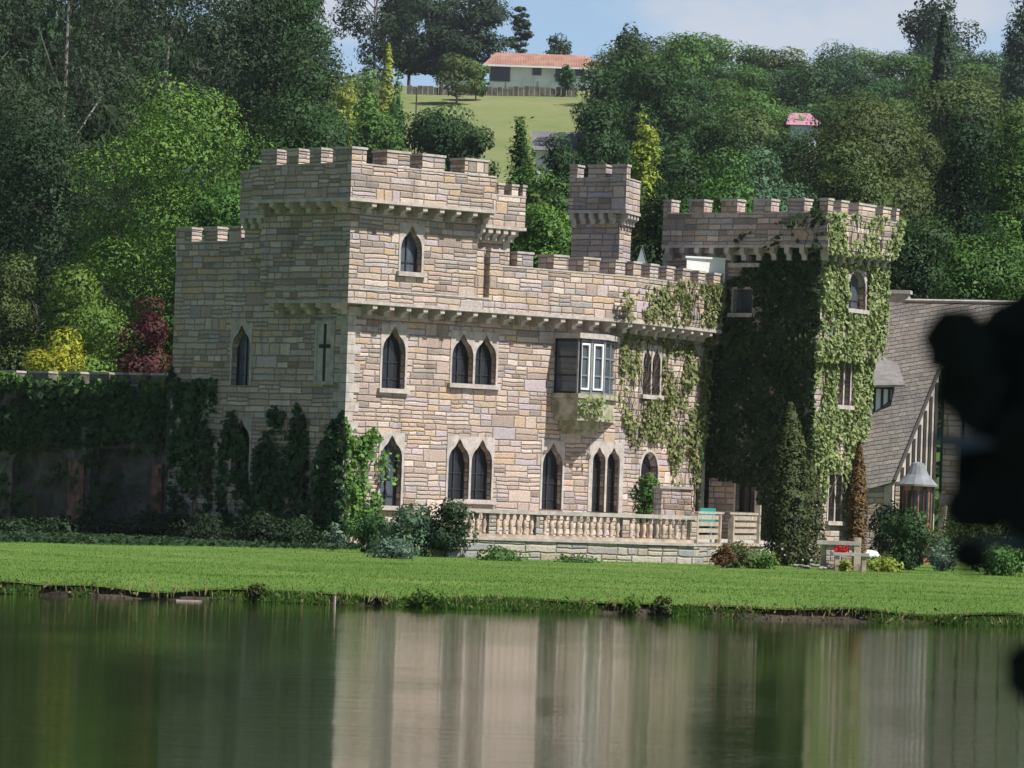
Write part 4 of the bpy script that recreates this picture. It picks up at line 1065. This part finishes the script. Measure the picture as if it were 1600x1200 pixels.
# ------------------------------------------------------------------ ivy and climbers on the walls
def inpoly(x, y, pl):
    c = False; j = len(pl) - 1
    for i in range(len(pl)):
        if (pl[i][1] > y) != (pl[j][1] > y) and x < (pl[j][0] - pl[i][0]) * (y - pl[i][1]) / (pl[j][1] - pl[i][1]) + pl[i][0]: c = not c
        j = i
    return c
def ivy_pts(A_, B_, pix, dens, off=0.0, thr=.0, depth=.14, fade=None, holes=()):
    t, n = seg(A_, B_); a = Vector(A_) + n * off; b2 = Vector(B_) + n * off
    def tr(pl):
        out = []
        for x, y in pl: h = hit(x, y, a, b2); out.append(((Vector((h.x, h.y)) - a).dot(t), h.z))
        return out
    pl = tr(pix); hl = [tr(h) for h in holes]
    u0_, u1_ = min(p[0] for p in pl), max(p[0] for p in pl); z0_, z1_ = min(p[1] for p in pl), max(p[1] for p in pl)
    Cs, Ns = [], []
    for _ in range(int(dens * (u1_ - u0_) * (z1_ - z0_))):
        u, z = random.uniform(u0_, u1_), random.uniform(z0_, z1_)
        if not inpoly(u, z, pl) or any(inpoly(u, z, h) for h in hl): continue
        nz_ = mnoise.noise(Vector((u * 1.5 + off * 9, z * 1.2, a.x))) + .5 * mnoise.noise(Vector((u * 4, z * 3.4, 2)))
        if fade: nz_ += fade[0] + fade[1] * (u - u0_) / (u1_ - u0_)
        if nz_ + random.gauss(0, .22) < thr: continue
        d = .015 + depth * random.random() ** 1.5 * (.5 + max(0, nz_)); p = a + t * u + n * d
        Cs.append((p.x, p.y, z)); Ns.append((n.x, n.y, .45))
    return Cs, Ns
def ivy(label, m, pieces, size, name='climbing_ivy', asp=.75):
    C, N = [], []
    for pc_ in pieces: c, n = ivy_pts(**pc_); C += c; N += n
    C = np.array(C); me = leafmesh(name, C, np.array(N) * 1.0 + RNG.normal(0, .35, (len(C), 3)), size * RNG.uniform(.6, 1.35, len(C)), asp)
    o = leafobj(name, me, m, label=label, cat='climbing plant')
    # woody stems wandering up through the leaves
    st_ = MB(); rg2 = random.Random(len(label))
    for pc_ in pieces:
        t, n = seg(pc_['A_'], pc_['B_']); a = Vector(pc_['A_']) + n * pc_.get('off', 0); pl = []
        for x, y in pc_['pix']: h = hit(x, y, a, a + t); pl.append(((Vector((h.x, h.y)) - a).dot(t), h.z))
        u0_, u1_ = min(p[0] for p in pl), max(p[0] for p in pl); z0_, z1_ = min(p[1] for p in pl), max(p[1] for p in pl)
        for _ in range(max(3, int((u1_ - u0_) * 4))):
            u = rg2.uniform(u0_, u1_); z = z0_ + .02; pts = []
            while z < z1_ and len(pts) < 40:
                if inpoly(u, z, pl): q_ = a + t * u + n * .03; pts.append((q_.x, q_.y, z))
                elif pts: break
                u += rg2.gauss(.01, .06); z += .14
            if len(pts) > 7: st_.tube(pts, [.016 * (1 - .7 * i / len(pts)) for i in range(len(pts))], 4)
    if st_.v: st_.build('stem', 'bark', o)
    return o
wh = [[(1000, 538), (1034, 538), (1034, 622), (1000, 622)], [(998, 704), (1030, 704), (1030, 800), (998, 800)]]
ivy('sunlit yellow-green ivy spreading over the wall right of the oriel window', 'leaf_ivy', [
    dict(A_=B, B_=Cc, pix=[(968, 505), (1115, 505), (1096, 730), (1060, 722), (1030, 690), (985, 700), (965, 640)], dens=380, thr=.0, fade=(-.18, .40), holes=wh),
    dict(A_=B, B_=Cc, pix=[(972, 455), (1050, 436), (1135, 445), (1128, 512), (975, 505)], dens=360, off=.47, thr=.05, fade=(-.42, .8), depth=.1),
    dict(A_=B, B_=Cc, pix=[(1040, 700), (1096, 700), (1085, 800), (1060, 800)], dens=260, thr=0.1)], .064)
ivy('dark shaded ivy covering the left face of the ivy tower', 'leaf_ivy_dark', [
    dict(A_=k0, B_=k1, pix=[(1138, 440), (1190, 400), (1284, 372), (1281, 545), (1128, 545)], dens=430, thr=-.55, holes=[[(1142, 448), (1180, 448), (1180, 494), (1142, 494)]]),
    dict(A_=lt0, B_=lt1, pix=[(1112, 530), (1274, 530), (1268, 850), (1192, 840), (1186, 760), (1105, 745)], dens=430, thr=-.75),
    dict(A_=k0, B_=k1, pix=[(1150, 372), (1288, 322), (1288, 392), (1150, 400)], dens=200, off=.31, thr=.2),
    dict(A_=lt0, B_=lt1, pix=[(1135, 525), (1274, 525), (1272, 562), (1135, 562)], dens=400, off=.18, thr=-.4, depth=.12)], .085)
ivy('sunlit green ivy covering the right face of the ivy tower', 'leaf_ivy', [
    dict(A_=k1, B_=k2, pix=[(1284, 400), (1388, 408), (1384, 545), (1280, 540)], dens=480, thr=-.28, holes=[[(1322, 420), (1356, 420), (1354, 490), (1322, 490)]]),
    dict(A_=lt1, B_=lt2, pix=[(1272, 545), (1364, 550), (1352, 800), (1330, 820), (1268, 760)], dens=480, thr=-.28, holes=[[(1305, 556), (1331, 556), (1331, 640), (1305, 640)], [(1291, 738), (1317, 738), (1317, 820), (1291, 820)]]),
    dict(A_=k1, B_=k2, pix=[(1290, 330), (1412, 342), (1408, 408), (1290, 396)], dens=420, off=.31, thr=-.02, depth=.08),
    dict(A_=lt1, B_=lt2, pix=[(1274, 525), (1380, 528), (1378, 566), (1272, 566)], dens=420, off=.18, thr=-.2, depth=.1)], .07)
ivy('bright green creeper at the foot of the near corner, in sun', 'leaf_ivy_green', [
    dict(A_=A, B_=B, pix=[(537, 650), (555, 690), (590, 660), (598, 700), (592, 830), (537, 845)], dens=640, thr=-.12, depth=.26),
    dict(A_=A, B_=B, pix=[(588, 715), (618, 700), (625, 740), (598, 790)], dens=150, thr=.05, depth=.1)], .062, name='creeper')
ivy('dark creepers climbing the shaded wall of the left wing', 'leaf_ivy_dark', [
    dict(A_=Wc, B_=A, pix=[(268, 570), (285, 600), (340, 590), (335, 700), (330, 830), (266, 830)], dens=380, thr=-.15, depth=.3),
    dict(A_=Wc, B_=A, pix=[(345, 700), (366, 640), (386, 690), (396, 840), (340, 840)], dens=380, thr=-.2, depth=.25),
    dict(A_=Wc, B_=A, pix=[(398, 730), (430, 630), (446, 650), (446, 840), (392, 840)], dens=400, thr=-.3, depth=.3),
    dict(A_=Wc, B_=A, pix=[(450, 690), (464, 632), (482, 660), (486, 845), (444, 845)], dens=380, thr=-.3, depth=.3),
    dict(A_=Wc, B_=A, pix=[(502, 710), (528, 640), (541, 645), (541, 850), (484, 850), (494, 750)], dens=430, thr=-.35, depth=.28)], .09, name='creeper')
ivy('dark ivy mat hanging over the garden wall battlements', 'leaf_ivy_dark', [
    dict(A_=G2, B_=G0, pix=[(-100, 590), (262, 600), (258, 700), (230, 690), (120, 700), (-100, 705)], dens=360, thr=-.35, depth=.3),
    dict(A_=G2, B_=G0, pix=[(-100, 700), (262, 700), (256, 830), (-100, 830)], dens=200, thr=.34, depth=.3)], .1)
ivy('leafy green growth along the top of the garden wall battlements', 'leaf_ivy_green', [
    dict(A_=G2, B_=G0, pix=[(-60, 580), (262, 592), (262, 622), (-60, 615)], dens=330, thr=-.1, depth=.25, off=.02)], .07, name='creeper')
ivy('yellowish moss and creeper draped over the oriel base', 'leaf_ivy', [
    dict(A_=o2, B_=o3, pix=[(902, 622), (940, 620), (972, 640), (965, 668), (930, 650), (905, 640)], dens=300, thr=-.1, depth=.08, off=.06)], .06, name='creeper')

# ------------------------------------------------------------------ shrubs and beds in front
def bush(px, base_y, top, pw, m, label, kind=None, z=.25, Y=None, name='shrub', cat='shrub', group=None):
    g_ = gpt(px, base_y, z) if Y is None else P(px, base_y, Y); X, Y = g_.x, g_.y
    return plant(kind or 'shrub%d' % random.randrange(3), X, Y, z - .03, pw * Y / F, P(px, top, Y).z - z, m, label, cat, name, group)
bush(575, 864, 800, 90, 'leaf_dark', 'dark leafy shrub at the foot of the near corner')
bush(640, 868, 790, 110, 'leaf_blue', 'bluish green shrub before the lower left window')
bush(695, 870, 782, 90, 'leaf_vdark', 'dark shrub hiding the left end of the balustrade')
bush(612, 872, 838, 80, 'leaf_silver', 'low grey-green plant in front of the bluish shrub')
bush(520, 861, 820, 36, 'leaf_silver', 'small white-leaved plant at the corner of the shaded wall')
bush(780, 876, 852, 100, 'leaf_mid', 'low green plant before the left end of the terrace wall')
bush(900, 879, 866, 90, 'leaf_mid', 'low green plant before the middle of the terrace wall')
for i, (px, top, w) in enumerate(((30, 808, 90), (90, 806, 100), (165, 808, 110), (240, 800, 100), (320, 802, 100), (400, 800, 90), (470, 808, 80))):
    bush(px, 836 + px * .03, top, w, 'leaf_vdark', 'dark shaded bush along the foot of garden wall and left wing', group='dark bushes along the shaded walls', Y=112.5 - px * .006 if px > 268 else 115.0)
bush(1150, 888, 846, 70, 'leaf_olive', 'olive shrub with orange flowers below the slatted railing')
bush(1185, 889, 858, 60, 'leaf_mid', 'low green shrub at the foot of the railing end post')
bush(1130, 889, 850, 40, 'leaf_rust', 'small rusty flowering plant at the terrace corner')
tree('column0', 1236, 630, 84, 106.5, 'leaf_cypress', 'dark green pointed cypress before the ivy tower', name='cypress', base=.25)
tree('column1', 1266, 720, 60, 107.5, 'leaf_cypress', 'shorter bushy cypress against the tall one before the ivy tower', name='cypress', base=.25)
tree('column1', 1343, 690, 36, 112, 'leaf_rust', 'brown narrow conifer at the right edge of the ivy tower', name='conifer', base=.25)
bush(1382, 893, 868, 62, 'leaf_lime', 'yellow-green low shrub right of the stone bench')
bush(1318, 893, 874, 28, 'leaf_lime', 'tiny yellow-green plant left of the stone bench')
bush(1420, 890, 800, 100, 'leaf_dark', 'dark green shrub before the porch')
bush(1385, 880, 790, 60, 'leaf_vdark', 'very dark shrub left of the porch')
bush(1473, 893, 842, 52, 'leaf_silver', 'silver-leaved shrub beside the leaning post')
bush(1455, 880, 832, 90, 'leaf_rust', 'reddish shrub before the brown porch')
bush(1560, 900, 850, 90, 'leaf_mid', 'green strappy plant at the right edge of the lawn')
bush(1520, 890, 800, 120, 'leaf_olive', 'olive shrub behind the out-of-focus leaves')
bush(1595, 895, 780, 90, 'leaf_dark', 'dark shrub at the right edge behind the strappy plant')
# lawn shade laid as dark leaves before the garden wall and the shaded wing
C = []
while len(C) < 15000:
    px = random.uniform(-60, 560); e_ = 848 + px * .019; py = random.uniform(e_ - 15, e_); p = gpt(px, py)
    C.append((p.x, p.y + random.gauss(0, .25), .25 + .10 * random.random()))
leafobj('lawn_shade', leafmesh('lawn_shade', C, RNG.normal(0, .5, (len(C), 3)) + np.array([0, -.2, 1]), .075 * RNG.uniform(.5, 1.3, len(C)), .6), 'leaf_vdark', kind='stuff', label='low strip of dark leaves standing in for shade on the lawn before the garden wall', cat='painted shade')
# climbing plant in front of the arched doorway, in a pot
c = P(1012, 800, 109.5); q = MB(); q.lathe((c.x, c.y, Tz), [(.14, 0), (.2, .05), (.24, .35), (.27, .4), (.24, .42)], 12); q.build('flower_pot', 'terracotta', label='terracotta pot with a green plant before the arched doorway', cat='pot')
plant('shrub1', c.x, c.y, Tz + .3, .85, 1.25, 'leaf_mid', 'leafy green potted plant before the arched doorway', 'shrub', 'potted_plant')
# flower dots in the terrace bed
fl = gpt(1165, 884); 
for nm, mm2, lab, n in (('orange_flowers', 'petal_orange', 'scattered orange blooms in the bed below the slatted railing', 160), ('white_flowers', 'petal_white', 'scattered white blooms beside the cypress foot', 40)):
    C = np.array([(fl.x + random.gauss(.25 if 'white' in nm else -.2, .35), fl.y - .35 + random.gauss(0, .15), .3 + .5 * random.random()) for _ in range(n)])
    leafobj(nm.replace('flowers', 'blossom'), leafmesh(nm, C, RNG.normal(0, 1, (n, 3)) + np.array([0, -1, 0]), .03 * RNG.uniform(.6, 1.3, n), .9), mm2, kind='stuff', label=lab, cat='flowers')
# stone bench with urns
c = gpt(1328, 893); bn_ = empty('stone_bench', (c.x, c.y, .25), 'small pale stone bench on the lawn edge before the ivy tower', 'bench')
q = MB(); q.box((c.x, c.y, .60), .82, .34, .07); q.build('seat', 'trim', bn_)
for sx in (-1, 1): q = MB(); q.box((c.x + sx * .3, c.y, .22), .10, .28, .38); q.build('leg', 'baluster', bn_)
c2 = P(1312, 850, 102.5)
wl = empty('planter_wall', (c2.x, c2.y, .25), 'low broken stone planter wall behind the stone bench', 'planter')
q = MB(); q.box((c2.x, c2.y, .2), .62, .35, .62); q.build('plinth', 'stone_small', wl)
q = MB(); q.box((c2.x - .04, c2.y, .82), .98, .42, .09); q.build('slab', 'trim', wl)
q = MB(); q.box((c2.x - .36, c2.y + .05, .2), .12, .22, .62); q.box((c2.x + .40, c2.y - .05, .2), .16, .3, .80); q.build('pier', 'baluster', wl)
C = np.array([(c2.x + .02 + random.uniform(-.16, .16), c2.y - .36 + random.uniform(-.05, .05), .72 + random.uniform(-.06, .06)) for _ in range(140)])
leafobj('red_flowers', leafmesh('red_flowers', C, RNG.normal(0, 1, (140, 3)) + np.array([0, -1, .5]), .03 * RNG.uniform(.6, 1.3, 140), .9), 'petal_red', label='bunch of red flowers on the planter wall behind the bench', cat='flowers')
C = np.array([(c.x - .25 + random.uniform(-.12, .12), c.y - .05 + random.uniform(-.07, .07), .70 + random.uniform(-.03, .04)) for _ in range(120)])
leafobj('pink_flowers', leafmesh('pink_flowers', C, RNG.normal(0, 1, (120, 3)) + np.array([0, -1, .5]), .028 * RNG.uniform(.6, 1.3, 120), .9), 'petal_red', label='small red flowers lying on the left end of the bench', cat='flowers')
c3 = gpt(1364, 872, .45); bm = bmesh.new(); bmesh.ops.create_icosphere(bm, subdivisions=3, radius=.2)
for v in bm.verts: v.co = v.co * (1 + .25 * mnoise.noise(v.co * 6)); v.co.x *= 1.25; v.co.z *= .7
me = bpy.data.meshes.new('boulder'); bm.to_mesh(me); bm.free(); me.materials.append(MATS['white_stone']); o = bpy.data.objects.new('boulder', me); COL.objects.link(o); o.location = (c3.x, c3.y + .6, .5)
tag(o, 'pale rounded stone lying right of the bench', 'boulder')
c = gpt(1473, 888); q = MB(); q.tube([(c.x, c.y + 1, .2), (c.x + .12, c.y + 1, P(1478, 790, c.y + 1).z)], .05, 6); q.build('leaning_post', 'pale_timber', label='pale leaning wooden post beside the silver shrub', cat='post')
# edging stones of the bed, bank stones, floating plank
rg = random.Random(3)
def stone_at(p, r, m, label, name='stone', group=None, fl=.6):
    bm = bmesh.new(); bmesh.ops.create_icosphere(bm, subdivisions=2, radius=r); sd_ = rg.uniform(0, 50)
    for v in bm.verts: v.co = v.co * (1 + .45 * mnoise.noise(v.co * (1.2 / r) + Vector((sd_, 0, 0)))); v.co.z *= fl; v.co.x *= 1.3
    me = bpy.data.meshes.new(name); bm.to_mesh(me); bm.free(); me.materials.append(MATS[m]); o = bpy.data.objects.new(name, me); COL.objects.link(o); o.location = p
    return tag(o, label, 'stone', group)
for k in range(12):
    p = gpt(1245 + k * 8, 888 + rg.uniform(-3, 2)); stone_at((p.x, p.y, .28), .07, 'rock', 'small edging stone along the bed at the cypress foot', group='edging stones of the flower bed')
p = gpt(312, 932, 0.02); p.y = bank(p.x) - .75; q = MB(); q.box((p.x, p.y, -.012), .36, .10, .028, .08); q.build('floating_plank', 'pale_timber', label='pale plank floating by the bank at the left', cat='plank')
p = gpt(548, 928, .02); p.y = bank(p.x) - .40; q = MB(); q.tube([(p.x, p.y, -.2), (p.x + .01, p.y, .13)], .018, 6); q.build('stake', 'pale_timber', label='short pale stake standing in the water by the bank', cat='stake')
for px, py, w in ((420, 933, 60), (665, 948, 90), (985, 958, 50), (1025, 955, 50)):
    p = gpt(px, py, .0); plant('shrub%d' % (px % 3), p.x, bank(p.x) - .05, .0, w * 46 / F, .27, 'grass_rough' if px in (665, 985) else 'leaf_olive',
        {420: 'olive waterside tuft left of the pale stake', 665: 'larger green waterside tuft below the dark shrub', 985: 'light green waterside tuft below the terrace', 1025: 'olive green waterside tuft below the barbecue block'}[px], 'shrub', 'waterside_plant')

# ------------------------------------------------------------------ dark blurred twig at right, with unseen trunk and crown added to shade it
nt_ = empty('shading_tree', (1.75, 2.9, .0), 'blurred dark leaves hanging into the right of the view, with an unseen tree added to shade them', 'tree')
q = MB(); q.tube([(1.75, 2.9, -.4), (1.72, 2.95, 1.5), (1.65, 3.0, 3.2), (1.6, 3.0, 4.4)], [.16, .13, .10, .04], 8)
for a_ in range(7):
    q.tube([(1.66, 3, 2.8 + .15 * a_), (1.6 + .6 * math.cos(a_ * 1.9), 3 + .6 * math.sin(a_ * 1.9), 3.3 + .2 * a_), (1.6 + 1.2 * math.cos(a_ * 1.9), 3 + 1.2 * math.sin(a_ * 1.9), 3.6 + .2 * a_)], [.05, .035, .012], 5)
q.tube([(1.68, 3, 2.5), (1.1, 3.3, 2.45), (.62, 3.5, 2.1), (.45, 3.5, 1.75), (.42, 3.5, 1.5)], [.04, .025, .014, .008, .005], 5)
q.build('trunk', 'leaf_black', nt_)
C, N = shell(5200, (1.55, 3.1, 4.1), (1.6, 1.6, 1.2), .5)  # crown out of view, added to keep the sun off the twig leaves
leafobj('crown', leafmesh('crown', C - np.array([1.75, 2.9, 0]), N * .4 + np.array([0, 0, 1]), .09 * RNG.uniform(.7, 1.3, len(C)), .5), 'leaf_black', nt_)
def bigleaf(px, py, L, Wd, ang, Yd=3.5, name='leaf', m='leaf_black'):
    """a broad leaf facing the light, with a folded midrib and real thickness"""
    c = P(px, py, Yd); s = Yd / F; q = MB(); n = 14; top = []
    ca, sa = math.cos(R(ang)), math.sin(R(ang)); vs = []
    for i in range(n + 1):
        u = i / n; wv = math.sin(math.pi * u ** .85) ** .8 * Wd / 2 * (1 + .10 * math.sin(u * 17 + px)); l = (u - .5) * L
        for sgn in (-1, 0, 1):
            a_, b3 = l, sgn * wv; X = (a_ * ca - b3 * sa) * s; Z = -(a_ * sa + b3 * ca) * s
            vs.append((c.x + X, c.y + (abs(sgn) * wv * .25 - .15 * l * l / L) * s, c.z + Z))
    k = len(vs); fs = []
    for i in range(n):
        for j in range(2): fs.append((3 * i + j, 3 * i + j + 1, 3 * i + j + 4, 3 * i + j + 3))
    fs2 = [tuple(x + k for x in f[::-1]) for f in fs]
    q.add(vs + [(x, y + .0008, z) for x, y, z in vs], fs + fs2)
    return q.build(name, m, nt_)
for px, py, L_, W_, a_ in ((1500, 540, 130, 110, 60), (1560, 570, 190, 150, 20), (1520, 610, 160, 110, 75), (1590, 640, 180, 170, 90), (1610, 520, 160, 120, 10),
                           (1500, 690, 110, 26, 2), (1555, 720, 150, 110, -35), (1545, 785, 150, 90, -15), (1600, 760, 180, 150, 80), (1560, 848, 150, 22, -4), (1518, 870, 66, 52, 20), (1606, 1055, 110, 66, 85), (1620, 690, 150, 130, 0)):
    bigleaf(px, py, L_, W_, a_, 3.5 + .03 * math.sin(px), m='leaf_grey' if W_ < 30 else 'leaf_black')

# ------------------------------------------------------------------ air: thin even haze round the whole scene
b_ = MB(); b_.prism([(-3100, -70), (3100, -70), (3100, 5100), (-3100, 5100)], -2.2, 78)
m = bpy.data.materials.new('haze'); m.use_nodes = True; MATS['haze'] = m; nt2 = m.node_tree
nt2.nodes.remove(nt2.nodes['Principled BSDF']); pv = nt2.nodes.new('ShaderNodeVolumePrincipled')
pv.inputs['Color'].default_value = (.86, .93, 1.0, 1); pv.inputs['Density'].default_value = .00009; pv.inputs['Anisotropy'].default_value = .2
nt2.links.new(pv.outputs[0], nt2.nodes['Material Output'].inputs['Volume'])
b_.build('haze', 'haze', kind='stuff')
SC.cycles.volume_bounces = 0; SC.cycles.volume_max_steps = 64
